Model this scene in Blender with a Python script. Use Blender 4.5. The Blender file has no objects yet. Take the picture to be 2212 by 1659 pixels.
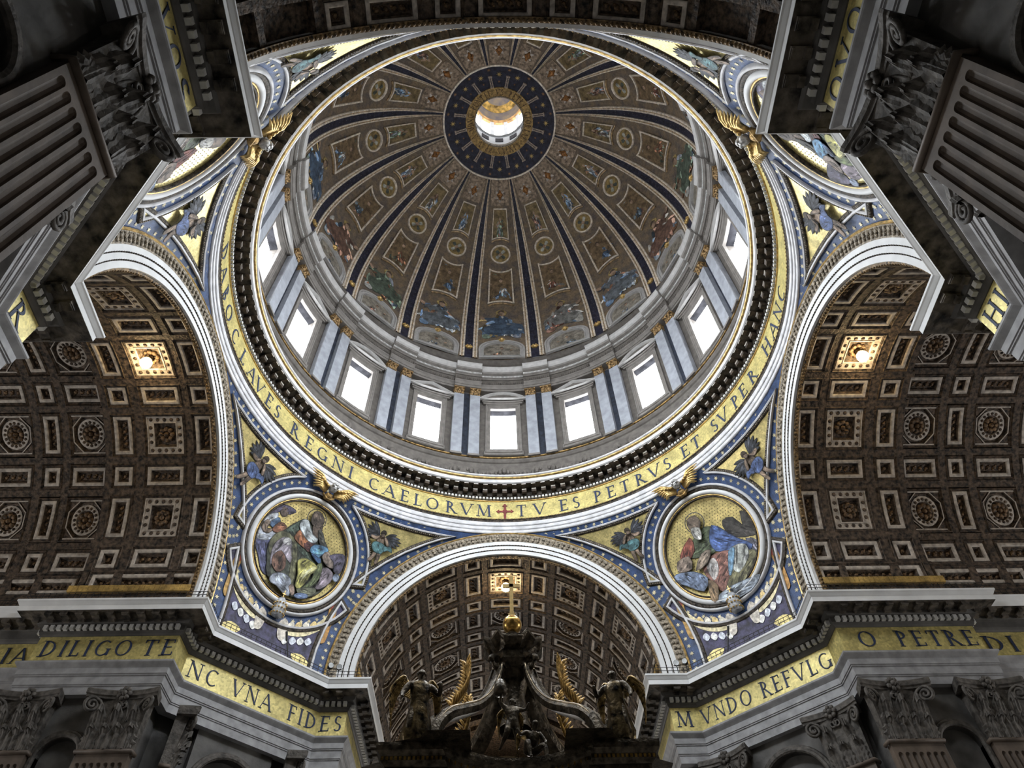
import bpy, math, random
from math import sin, cos, pi, radians as rad, sqrt, atan2, degrees as deg
from mathutils import Vector, Matrix
from mathutils.geometry import tessellate_polygon

C = bpy.context.scene.collection
SC = bpy.context.scene
random.seed(7)

# ------------------------------------------------------------ camera, world, exposure
cd = bpy.data.cameras.new('camera')
cam = bpy.data.objects.new('camera', cd)
C.objects.link(cam)
cd.sensor_width = 36
cd.lens = 25.051
cd.shift_x = 0.00927
cd.clip_end = 500
_r, _u, _f = Vector((.999929, .00336, -.011394)), Vector((.009465, -.804951, .593266)), Vector((.007178, .593332, .804926))
cam.matrix_world = Matrix(((_r.x, _u.x, -_f.x, -.6173), (_r.y, _u.y, -_f.y, -29.5853), (_r.z, _u.z, -_f.z, 1.6), (0, 0, 0, 1)))
SC.camera = cam

wd = bpy.data.worlds.new('daylight')
SC.world = wd
wd.use_nodes = True
wd.node_tree.nodes['Background'].inputs[0].default_value = (.75, .85, 1, 1)
wd.node_tree.nodes['Background'].inputs[1].default_value = 0.15

SC.view_settings.view_transform = 'Standard'
SC.view_settings.look = 'None'
SC.view_settings.gamma = 1
SC.view_settings.use_curve_mapping = False
SC.view_settings.exposure = EXPO = 1.25
SC.cycles.use_denoising = True
SC.cycles.max_bounces = 5
SC.cycles.diffuse_bounces = 4
SC.cycles.glossy_bounces = 2
SC.cycles.transmission_bounces = 2
SC.cycles.sample_clamp_indirect = 6

PANE = 6.6      # daylight through the drum windows
SKYL = 600.0
TILT = 25
ENDW = 1500.0  # power of the unseen end lights added to brighten the vaults
LANT = 1.0
LAMP = 38.0

for i in range(16):      # daylight falling in through each drum window from the sky above
    ld = bpy.data.lights.new('window_daylight', 'AREA')
    ld.shape = 'RECTANGLE'
    ld.size, ld.size_y = 2.8, 3.2
    ld.energy = SKYL
    ld.color = (.90, .95, 1.0)
    ld.spread = rad(115)
    lo = bpy.data.objects.new('window_daylight', ld)
    C.objects.link(lo)
    a = rad(i * 22.5)
    lo.location = (22.25 * sin(a), 22.25 * cos(a), 63.8)
    lo.rotation_euler = (rad(90 - TILT), 0, pi - a)


# ------------------------------------------------------------ materials
_MATS = {}


def mat(name, col, rough=.6, metal=0.0, scale=1.5, amt=.25, col2=None, bump=0.0, bscale=6.0, detail=4, emit=0.0, vcol=False, spec=.4, cell=0.0):
    """procedural surface: a colour varied by noise in world space, optional relief and tesserae"""
    if name in _MATS:
        return _MATS[name]
    m = bpy.data.materials.new(name)
    m.use_nodes = True
    t = m.node_tree
    N, L = t.nodes, t.links
    b = N['Principled BSDF']
    b.inputs['Roughness'].default_value = rough
    b.inputs['Metallic'].default_value = metal
    b.inputs['Specular IOR Level'].default_value = spec
    geo = N.new('ShaderNodeNewGeometry')
    ns = N.new('ShaderNodeTexNoise')
    ns.inputs['Scale'].default_value = scale
    ns.inputs['Detail'].default_value = detail
    L.new(geo.outputs['Position'], ns.inputs['Vector'])
    mx = N.new('ShaderNodeMix')
    mx.data_type = 'RGBA'
    c2 = col2 or tuple(max(0, x * (1 - 2 * amt)) for x in col)
    c1 = col if col2 else tuple(x * (1 + amt) for x in col)
    mx.inputs[6].default_value = (*c1, 1)
    mx.inputs[7].default_value = (*c2, 1)
    rmp = N.new('ShaderNodeMapRange')
    rmp.inputs[1].default_value = .32
    rmp.inputs[2].default_value = .68
    L.new(ns.outputs['Fac'], rmp.inputs[0])
    L.new(rmp.outputs[0], mx.inputs[0])
    out = mx.outputs[2]
    if vcol:
        at = N.new('ShaderNodeVertexColor')
        at.layer_name = 'Col'
        m2 = N.new('ShaderNodeMix')
        m2.data_type = 'RGBA'
        m2.blend_type = 'MULTIPLY'
        m2.inputs[0].default_value = 1
        L.new(at.outputs['Color'], m2.inputs[6])
        L.new(out, m2.inputs[7])
        out = m2.outputs[2]
    if cell:
        vo = N.new('ShaderNodeTexVoronoi')
        vo.inputs['Scale'].default_value = cell
        L.new(geo.outputs['Position'], vo.inputs['Vector'])
        hs = N.new('ShaderNodeHueSaturation')
        r2 = N.new('ShaderNodeMapRange')
        r2.inputs[3].default_value = .7
        r2.inputs[4].default_value = 1.25
        L.new(vo.outputs['Color'], r2.inputs[0])
        L.new(r2.outputs[0], hs.inputs['Value'])
        L.new(out, hs.inputs['Color'])
        out = hs.outputs[0]
    L.new(out, b.inputs['Base Color'])
    if bump:
        bn = N.new('ShaderNodeTexNoise')
        bn.inputs['Scale'].default_value = bscale
        bn.inputs['Detail'].default_value = 5
        L.new(geo.outputs['Position'], bn.inputs['Vector'])
        bp = N.new('ShaderNodeBump')
        bp.inputs['Strength'].default_value = bump
        bp.inputs['Distance'].default_value = .15
        L.new(bn.outputs['Fac'], bp.inputs['Height'])
        L.new(bp.outputs[0], b.inputs['Normal'])
    if emit:
        b.inputs['Emission Color'].default_value = (*col, 1)
        b.inputs['Emission Strength'].default_value = emit
    _MATS[name] = m
    return m


WHITE = mat('white_stucco', (.72, .73, .74), .55, scale=.8, amt=.06, bump=.05)
MARBLE = mat('veined_marble', (.33, .35, .39), .4, scale=1.3, amt=.12, detail=8)
STONE = mat('grey_stone', (.34, .33, .32), .7, scale=1.1, amt=.2, bump=.2, bscale=4)
DCORN = mat('drum_cornice', (.20, .185, .17), .55, scale=1.5, amt=.12)
DFASC = mat('drum_fascia', (.46, .45, .44), .5, scale=2, amt=.08)  # paler than the cornice stone: edge highlights put into the colour
DRUMST = mat('drum_stone', (.125, .112, .10), .7, scale=1.6, amt=.16, bump=.12, bscale=5)
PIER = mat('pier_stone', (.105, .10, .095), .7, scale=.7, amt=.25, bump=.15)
SOFFIT = mat('shaded_soffit', (.10, .085, .07), .8, scale=1.6, amt=.5, bump=.5, bscale=3)  # shade under the cornices put into a dark colour
GOLDMOS = mat('gold_mosaic', (.70, .59, .26), .32, metal=.55, scale=1.2, amt=.18, cell=9, spec=.5)
FRIEZEG = mat('gold_frieze', (.62, .53, .21), .42, metal=.3, scale=1.0, amt=.14, cell=7)
BLUEMOS = mat('blue_mosaic', (.036, .072, .18), .5, scale=1.4, amt=.25, cell=9)
NAVY = mat('navy_mosaic', (.030, .031, .055), .6, scale=2.0, amt=.3, cell=8)
LETTER = mat('letter_mosaic', (.022, .036, .085), .6, scale=2, amt=.15)
CROSSRED = mat('red_mosaic', (.20, .035, .03), .6, scale=2, amt=.2, cell=9)
GILT = mat('gilt', (.72, .50, .20), .38, metal=.75, scale=3, amt=.25, bump=.25, bscale=9)
GILTD = mat('gilt_dull', (.42, .27, .10), .5, metal=.5, scale=3, amt=.4, bump=.5, bscale=8)
STAR = mat('star_gilt', (.62, .56, .36), .5, metal=.1)
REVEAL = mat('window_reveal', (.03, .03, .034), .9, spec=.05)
RSTAR = mat('rib_star', (.24, .22, .17), .6)
DPAINT = mat('dome_mosaic', (1.45, 1.45, 1.45), .6, scale=1.6, amt=.3, vcol=True, cell=7)
MODW = mat('modillion_highlight', (.70, .66, .62), .5, scale=3, amt=.1)  # highlights on the bracket fronts put into a pale colour
MODD = mat('modillion_shade', (.07, .05, .036), .7, scale=4, amt=.4)  # shade under the brackets put into a dark colour
DARKENAMEL = mat('violet_mosaic', (.05, .045, .10), .5, metal=.1, scale=2, amt=.4, cell=8)
RELIEF = mat('coffer_relief', (.17, .105, .055), .6, metal=.15, scale=5, amt=.5, bump=.5)
FIGURE = mat('figure_mosaic', (1, 1, 1), .6, scale=1.6, amt=.42, vcol=True, cell=8, detail=6)
BEAD = mat('bead_bronze', (.075, .06, .045), .55, metal=.2, scale=5, amt=.5, bump=.5, bscale=10)
CARVE = mat('carved_stucco', (.34, .29, .22), .6, scale=5, amt=.4, bump=.6, bscale=7)
DOMEBG = mat('dome_stucco', (.25, .185, .115), .65, scale=1.1, amt=.4, col2=(.13, .11, .10), cell=6, bump=.3)
DOMELT = mat('dome_pale_field', (.38, .29, .21), .6, scale=2.5, amt=.35, cell=6, bump=.3)
DOMEFR = mat('dome_frame', (.90, .80, .68), .5, metal=.1, scale=3, amt=.2)
DOMEGILT = mat('dome_gilt', (.60, .44, .26), .45, metal=.4, scale=3, amt=.3)
PAINT = mat('painted_mosaic', (1, 1, 1), .6, scale=3.0, amt=.16, vcol=True, cell=7)
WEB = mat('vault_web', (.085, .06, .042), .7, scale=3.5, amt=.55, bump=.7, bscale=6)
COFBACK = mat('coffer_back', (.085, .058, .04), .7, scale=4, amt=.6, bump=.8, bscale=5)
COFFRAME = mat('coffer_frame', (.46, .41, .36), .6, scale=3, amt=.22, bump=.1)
GILTWARM = mat('gilt_warm', (.55, .34, .10), .42, metal=.5, scale=4, amt=.3, bump=.4, bscale=8)
CAPG = mat('gilded_capital', (.40, .26, .12), .6, metal=.15, scale=6, amt=.5, bump=.8, bscale=8)
DARKM = mat('dark_panel_and_shadow', (.03, .037, .055), .5, scale=2, amt=.3)  # attic panels, lantern openings and the painted shadow between drum shafts
CORNICE = mat('cornice_stone', (.62, .62, .64), .55, scale=1.5, amt=.12)
ENTST = mat('entablature_stone', (.30, .30, .31), .6, scale=1.5, amt=.15)
EGG = mat('egg_bronze', (.20, .13, .06), .5, metal=.3, scale=5, amt=.5, bump=.5)
DENT = mat('dentil_stone', (.60, .60, .59), .55, scale=2, amt=.15)
BRONZE = mat('dark_bronze', (.10, .082, .06), .36, metal=.75, scale=4, amt=.4, bump=.35, bscale=8)
BRONZEG = mat('gilded_bronze', (.55, .34, .09), .32, metal=.85, scale=4, amt=.35, bump=.2, bscale=8)
IRON = mat('iron', (.03, .03, .03), .6, metal=.5)
SHAFT = mat('fluted_marble', (.12, .092, .072), .6, scale=1.2, amt=.2, bump=.1)
CAPSTONE = mat('capital_stone', (.095, .085, .075), .7, scale=3, amt=.3, bump=.4, bscale=6)
TEXTGD = mat('gold_frieze_dull', (.46, .30, .09), .6, metal=.05, scale=.8, amt=.3, cell=7)
PANEM = mat('daylight_pane', (.93, .96, 1.0), .5, emit=PANE)
LANTM = mat('lantern_pane', (.95, .97, 1.0), .5, emit=LANT)
FLOORM = mat('marble_floor', (.42, .40, .37), .35, scale=.6, amt=.2)


# ------------------------------------------------------------ mesh builder
class G:
    def __init__(s):
        s.V, s.F, s.M, s.K = [], [], [], []

    def add(s, V, F, m=0, c=None):
        n = len(s.V)
        s.V.extend(V)
        s.F.extend([tuple(i + n for i in f) for f in F])
        s.M.extend([m] * len(F))
        s.K.extend([c] * len(F))

    def hexa(s, P, m=0):
        s.add(P, [(0, 1, 2, 3), (7, 6, 5, 4), (0, 4, 5, 1), (1, 5, 6, 2), (2, 6, 7, 3), (3, 7, 4, 0)], m)

    def box(s, c, d, m=0, R=None):
        x, y, z = d[0] / 2, d[1] / 2, d[2] / 2
        P = [(-x, -y, -z), (x, -y, -z), (x, y, -z), (-x, y, -z), (-x, -y, z), (x, -y, z), (x, y, z), (-x, y, z)]
        if R:
            P = [tuple(R @ Vector(p)) for p in P]
        s.hexa([(p[0] + c[0], p[1] + c[1], p[2] + c[2]) for p in P], m)

    def span(s, u0, u1, v0, v1, h0, h1, n=1, m=0):
        """slab in (u, v, h) space, cut n times along u"""
        V, F = [], []
        for i in range(n + 1):
            u = u0 + (u1 - u0) * i / n
            V += [(u, v0, h0), (u, v1, h0), (u, v1, h1), (u, v0, h1)]
        for i in range(n):
            a, b = 4 * i, 4 * i + 4
            for k in range(4):
                F.append((a + k, a + (k + 1) % 4, b + (k + 1) % 4, b + k))
        F += [(0, 1, 2, 3), (4 * n, 4 * n + 3, 4 * n + 2, 4 * n + 1)]
        s.add(V, F, m)

    def revolve(s, prof, a0=0, a1=360, n=64, m=0, closed=False):
        """profile (r, z) swept about the vertical axis, azimuth from +Y towards +X"""
        full = abs(a1 - a0) >= 359.9
        V, F = [], []
        k = len(prof)
        N = n if full else n + 1
        for i in range(N):
            a = rad(a0 + (a1 - a0) * i / n)
            for r, z in prof:
                V.append((r * sin(a), r * cos(a), z))
        for i in range(n):
            p, q = i * k, ((i + 1) % N) * k
            for j in range(k if closed else k - 1):
                j2 = (j + 1) % k
                F.append((p + j, q + j, q + j2, p + j2))
        if not full and closed:
            F += [tuple(range(k)), tuple(reversed(range((N - 1) * k, N * k)))]
        s.add(V, F, m)

    def tube(s, P, R, n=8, m=0, flat=1.0, caps=True):
        P = [Vector(p) for p in P]
        if not hasattr(R, '__len__'):
            R = [R] * len(P)
        V, F = [], []
        up = None
        for i, p in enumerate(P):
            d = (P[min(i + 1, len(P) - 1)] - P[max(i - 1, 0)]).normalized()
            if up is None:
                up = Vector((0, 0, 1)) if abs(d.z) < .9 else Vector((1, 0, 0))
            x = d.cross(up).normalized()
            up = x.cross(d).normalized()
            for k in range(n):
                a = 2 * pi * k / n
                V.append(tuple(p + x * (cos(a) * R[i]) + up * (sin(a) * R[i] * flat)))
        for i in range(len(P) - 1):
            for k in range(n):
                F.append((i * n + k, i * n + (k + 1) % n, (i + 1) * n + (k + 1) % n, (i + 1) * n + k))
        if caps:
            F += [tuple(reversed(range(n))), tuple(range((len(P) - 1) * n, len(P) * n))]
        s.add(V, F, m)

    def ball(s, c, r, nu=10, nv=6, m=0):
        rx, ry, rz = r if hasattr(r, '__len__') else (r, r, r)
        V, F = [(c[0], c[1], c[2] - rz)], []
        for i in range(1, nv):
            t = -pi / 2 + pi * i / nv
            for k in range(nu):
                a = 2 * pi * k / nu
                V.append((c[0] + rx * cos(t) * cos(a), c[1] + ry * cos(t) * sin(a), c[2] + rz * sin(t)))
        V.append((c[0], c[1], c[2] + rz))
        for k in range(nu):
            F.append((0, 1 + (k + 1) % nu, 1 + k))
            F.append((len(V) - 1, len(V) - 1 - nu + k, len(V) - 1 - nu + (k + 1) % nu))
        for i in range(nv - 2):
            for k in range(nu):
                a = 1 + i * nu + k
                b = 1 + i * nu + (k + 1) % nu
                F.append((a, b, b + nu, a + nu))
        s.add(V, F, m)

    def moulding(s, poly, prof, fill=False, m=0, mfill=None, sub=0, skip=()):
        """closed polygon (u, v) whose outline steps inwards: prof = [(inset, h), ...]"""
        poly = subdiv(poly, sub) if sub else list(poly)
        n = len(poly)
        V, F = [], []
        rings = [[(q[0], q[1], h) for q in inset(poly, i)] for i, h in prof]
        for r in rings:
            V += r
        for k in range(len(rings) - 1):
            for i in range(n):
                a, b = k * n + i, k * n + (i + 1) % n
                F.append((a, b, b + n, a + n))
        s.add(V, F, m)
        if fill:
            s.fill([(x, y) for x, y, _ in rings[-1]], prof[-1][1], m if mfill is None else mfill)

    def fill(s, poly, h, m=0, c=None):
        tris = tessellate_polygon([[Vector((x, y, 0)) for x, y in poly]])
        s.add([(x, y, h) for x, y in poly], [tuple(t) for t in tris], m, c)

    def prism(s, poly, h0, h1, m=0):
        n = len(poly)
        s.add([(x, y, h0) for x, y in poly] + [(x, y, h1) for x, y in poly],
              [(i, (i + 1) % n, n + (i + 1) % n, n + i) for i in range(n)], m)
        s.fill(poly, h1, m)

    def sweep(s, path, prof, m=0, ends=True):
        """profile (offset to the left of the path, z) along a plan polyline with mitred corners"""
        P = [Vector((p[0], p[1])) for p in path]
        k = len(prof)
        V, F = [], []
        for i, p in enumerate(P):
            d0 = (P[i] - P[i - 1]).normalized() if i else None
            d1 = (P[i + 1] - P[i]).normalized() if i < len(P) - 1 else None
            n0 = Vector((-d0.y, d0.x)) if d0 else None
            n1 = Vector((-d1.y, d1.x)) if d1 else None
            if n0 is None:
                w = n1
            elif n1 is None:
                w = n0
            else:
                w = (n0 + n1) / max(.15, 1 + n0.dot(n1))
            V += [(p.x + w.x * o, p.y + w.y * o, z) for o, z in prof]
        for i in range(len(P) - 1):
            for j in range(k - 1):
                F.append((i * k + j, (i + 1) * k + j, (i + 1) * k + j + 1, i * k + j + 1))
        if ends:
            F += [tuple(range(k)), tuple(reversed(range((len(P) - 1) * k, len(P) * k)))]
        s.add(V, F, m)

    def map(s, fn):
        s.V = [fn(*v) for v in s.V]
        return s

    def mesh(s, name, mats, smooth=False):
        me = bpy.data.meshes.new(name)
        me.from_pydata(s.V, [], s.F)
        for m in (mats if isinstance(mats, (list, tuple)) else [mats]):
            me.materials.append(m)
        if any(s.M):
            me.polygons.foreach_set('material_index', s.M)
        if any(c is not None for c in s.K):
            ca = me.color_attributes.new('Col', 'FLOAT_COLOR', 'CORNER')
            buf = []
            for f, c in zip(s.F, s.K):
                buf.extend((*(c or (1, 1, 1)), 1.0) * len(f))
            ca.data.foreach_set('color', buf)
        if smooth:
            me.polygons.foreach_set('use_smooth', [True] * len(me.polygons))
        me.update()
        return me


def subdiv(poly, step):
    out = []
    n = len(poly)
    for i in range(n):
        a, b = poly[i], poly[(i + 1) % n]
        k = max(1, int(math.hypot(b[0] - a[0], b[1] - a[1]) / step + .5))
        out += [(a[0] + (b[0] - a[0]) * j / k, a[1] + (b[1] - a[1]) * j / k) for j in range(k)]
    return out


def inset(poly, d):
    if abs(d) < 1e-9:
        return list(poly)
    n = len(poly)
    ar = sum(poly[i][0] * poly[(i + 1) % n][1] - poly[(i + 1) % n][0] * poly[i][1] for i in range(n))
    sg = 1 if ar > 0 else -1
    out = []
    for i in range(n):
        a, b, c = Vector(poly[i - 1]), Vector(poly[i]), Vector(poly[(i + 1) % n])
        d0, d1 = (b - a).normalized(), (c - b).normalized()
        n0, n1 = Vector((-d0.y, d0.x)) * sg, Vector((-d1.y, d1.x)) * sg
        w = (n0 + n1) / max(.25, 1 + n0.dot(n1))
        out.append((b.x + w.x * d, b.y + w.y * d))
    return out


def rect(u0, v0, u1, v1):
    return [(u0, v0), (u1, v0), (u1, v1), (u0, v1)]


def circle(cx, cy, r, n=24, ry=None):
    return [(cx + r * cos(2 * pi * i / n), cy + (ry or r) * sin(2 * pi * i / n)) for i in range(n)]


def arc(cx, cy, r, a0, a1, n=12, ry=None):
    return [(cx + r * cos(rad(a0 + (a1 - a0) * i / n)), cy + (ry or r) * sin(rad(a0 + (a1 - a0) * i / n))) for i in range(n + 1)]


def smooth_poly(pts, k=4):
    """closed Catmull-Rom curve through the points"""
    n = len(pts)
    out = []
    for i in range(n):
        p0, p1, p2, p3 = pts[i - 1], pts[i], pts[(i + 1) % n], pts[(i + 2) % n]
        for j in range(k):
            t = j / k
            out.append(tuple(.5 * (2 * p1[d] + (p2[d] - p0[d]) * t + (2 * p0[d] - 5 * p1[d] + 4 * p2[d] - p3[d]) * t * t + (3 * p1[d] - p0[d] - 3 * p2[d] + p3[d]) * t ** 3) for d in (0, 1)))
    return out


def curve3(pts, k=6):
    pts = [Vector(p) for p in pts]
    out = []
    for i in range(len(pts) - 1):
        p0, p1, p2, p3 = pts[max(i - 1, 0)], pts[i], pts[i + 1], pts[min(i + 2, len(pts) - 1)]
        for j in range(k):
            t = j / k
            out.append(.5 * (2 * p1 + (p2 - p0) * t + (2 * p0 - 5 * p1 + 4 * p2 - p3) * t * t + (3 * p1 - p0 - 3 * p2 + p3) * t ** 3))
    out.append(pts[-1])
    return out


# ------------------------------------------------------------ object tree
def thing(name, label, cat, base=(0, 0, 0), group=None, kind=None):
    o = bpy.data.objects.new(name, None)
    C.objects.link(o)
    o.location = base
    o.empty_display_size = .3
    return tag(o, label, cat, group, kind)


def tag(o, label=None, cat=None, group=None, kind=None):
    if label:
        o['label'] = label
    if cat:
        o['category'] = cat
    if group:
        o['group'] = group
    if kind:
        o['kind'] = kind
    return o


def obj(name, g, mats, parent=None, rot=0.0, smooth=False, label=None, kind=None, loc=None):
    """one mesh object; g is a G (world coordinates) or a finished mesh"""
    me = g.mesh(name, mats, smooth) if isinstance(g, G) else g
    o = bpy.data.objects.new(name, me)
    C.objects.link(o)
    if parent is not None:
        o.parent = parent
        CH.setdefault(parent.name, []).append(o)
        if getattr(parent, 'type', '') == 'EMPTY' and parent.parent is None:
            o.matrix_parent_inverse = (Matrix.Translation(Vector(parent.location)) @ Matrix.Rotation(parent.rotation_euler.z, 4, 'Z')).inverted()
    if rot:
        o.rotation_euler.z = -rad(rot)
    if loc:
        o.location = loc
    if label:
        o['label'] = label
    if kind:
        o['kind'] = kind
    return o


CH = {}


def dup(root, az, label, group=None):
    """copy a thing with its parts and sub-parts, turned about the vertical axis of the dome"""
    def cp(o, par):
        c = o.copy()
        C.objects.link(c)
        c.parent = par
        if par is not None:
            c.matrix_parent_inverse = o.matrix_parent_inverse.copy()
        for ch in CH.get(o.name, ()):
            cp(ch, c)
        return c
    r = cp(root, None)
    r.location = Matrix.Rotation(-rad(az), 3, 'Z') @ Vector(root.location)
    r.rotation_euler.z = root.rotation_euler.z - rad(az)
    r['label'] = label
    if group:
        r['group'] = group
    return r


def inside(P, x, y):
    c = False
    for i in range(len(P)):
        a, b = P[i - 1], P[i]
        if (a[1] > y) != (b[1] > y) and x < (b[0] - a[0]) * (y - a[1]) / (b[1] - a[1]) + a[0]:
            c = not c
    return c

# ------------------------------------------------------------ lettering: Roman capitals drawn stroke by stroke
GLYPH = {
    'A': (.86, ['l .06 0 .43 1 t', 'l .80 0 .43 1 k', 'h .22 .64 .33', 's .06 0', 's .80 0']),
    'B': (.62, ['l .14 0 .14 1 k', 'a .14 .74 .30 .26 -90 90', 'a .14 .26 .38 .26 -90 90', 's .10 0', 's .10 1']),
    'C': (.80, ['a .46 .5 .40 .5 50 310']),
    'D': (.82, ['l .14 0 .14 1 k', 'a .16 .5 .58 .5 -90 90', 's .10 0', 's .10 1']),
    'E': (.58, ['l .14 0 .14 1 k', 'h .1 .52 .97', 'h .1 .46 .52', 'h .1 .56 .03', 's .10 0', 's .10 1', 'v .52 .88', 'v .55 .12']),
    'F': (.56, ['l .14 0 .14 1 k', 'h .1 .52 .97', 'h .1 .46 .52', 's .14 0', 's .10 1', 'v .52 .88']),
    'G': (.86, ['a .46 .5 .40 .5 50 318', 'l .76 .04 .76 .42 k', 's .76 .44']),
    'H': (.84, ['l .14 0 .14 1 k', 'l .70 0 .70 1 k', 'h .14 .70 .52', 's .14 0', 's .14 1', 's .70 0', 's .70 1']),
    'I': (.30, ['l .15 0 .15 1 k', 's .15 0', 's .15 1']),
    'L': (.56, ['l .14 0 .14 1 k', 'h .1 .54 .03', 's .14 1', 's .10 0', 'v .52 .13']),
    'M': (1.0, ['l .12 0 .18 1 t', 'l .18 1 .50 .06 k', 'l .82 1 .50 .06 t', 'l .82 1 .88 0 k', 's .12 0', 's .88 0', 's .14 1', 's .86 1']),
    'N': (.88, ['l .13 0 .13 1 t', 'l .13 1 .76 .02 k', 'l .76 0 .76 1 t', 's .13 0', 's .10 1', 's .76 1']),
    'O': (.92, ['a .46 .5 .42 .5 0 360']),
    'P': (.60, ['l .14 0 .14 1 k', 'a .14 .73 .36 .27 -90 90', 's .14 0', 's .10 1']),
    'R': (.72, ['l .14 0 .14 1 k', 'a .14 .74 .34 .26 -90 90', 'l .66 0 .30 .48 k', 's .14 0', 's .10 1', 's .68 0']),
    'S': (.56, ['a .28 .745 .21 .255 35 270', 'a .28 .255 .23 .255 -145 90']),
    'T': (.70, ['l .35 0 .35 1 k', 'h .04 .66 .97', 's .35 0', 'v .06 .88', 'v .64 .88']),
    'V': (.84, ['l .06 1 .42 .02 k', 'l .78 1 .42 .02 t', 's .06 1', 's .78 1']),
    'X': (.80, ['l .74 0 .08 1 k', 'l .08 0 .72 1 t', 's .08 0', 's .74 0', 's .08 1', 's .72 1']),
    '.': (.22, ['d .1 .5']),
}
TK, TN = .125, .05


def glyph(ch):
    """list of convex quads (four (x, y) points) of one capital"""
    Q = []
    for op in GLYPH[ch][1]:
        w = op.split()
        n = [float(x) for x in w[1:] if x[-1].isdigit()]
        if w[0] == 'l':
            k = (TK if w[5] == 'k' else TN) / 2
            Q.append([(n[0] - k, n[1]), (n[0] + k, n[1]), (n[2] + k, n[3]), (n[2] - k, n[3])])
        elif w[0] == 'h':
            Q.append([(n[0], n[2] - .025), (n[1], n[2] - .025), (n[1], n[2] + .025), (n[0], n[2] + .025)])
        elif w[0] == 'v':
            Q.append([(n[0] - .022, n[1] - .1), (n[0] + .022, n[1] - .1), (n[0] + .022, n[1] + .1), (n[0] - .022, n[1] + .1)])
        elif w[0] == 's':
            Q.append([(n[0] - .13, n[1] - .018), (n[0] + .13, n[1] - .018), (n[0] + .13, n[1] + .018), (n[0] - .13, n[1] + .018)])
        elif w[0] == 'd':
            Q.append([(n[0] - .06, n[1]), (n[0], n[1] - .07), (n[0] + .06, n[1]), (n[0], n[1] + .07)])
        else:
            cx, cy, rx, ry, a0, a1 = n
            k = max(6, int(abs(a1 - a0) / 18))
            for i in range(k):
                q = []
                for a, o in ((i, 1), (i + 1, 1), (i + 1, 0), (i, 0)):
                    t = rad(a0 + (a1 - a0) * a / k)
                    th = TN + (TK - TN) * abs(cos(t)) ** 1.5
                    q.append((cx + (rx - (0 if o else th)) * cos(t), cy + (ry - (0 if o else min(th, TN * 1.3))) * sin(t)))
                Q.append(q)
    return Q


def word(text, height, space=.16):
    """G in (x along the line from its middle, y up from the base line, h out) and its width"""
    g = G()
    x = 0
    for ch in text:
        if ch == ' ':
            x += .55 * height
            continue
        for q in glyph(ch):
            P = [(x + p[0] * height, p[1] * height) for p in q]
            g.add([(a, b, 0) for a, b in P] + [(a, b, .03) for a, b in P], [(4, 5, 6, 7), (0, 1, 5, 4), (1, 2, 6, 5), (2, 3, 7, 6), (3, 0, 4, 7)])
        x += (GLYPH[ch][0] + space) * height
    x -= space * height
    g.V = [(a - x / 2, b, h) for a, b, h in g.V]
    return g, x


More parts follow.
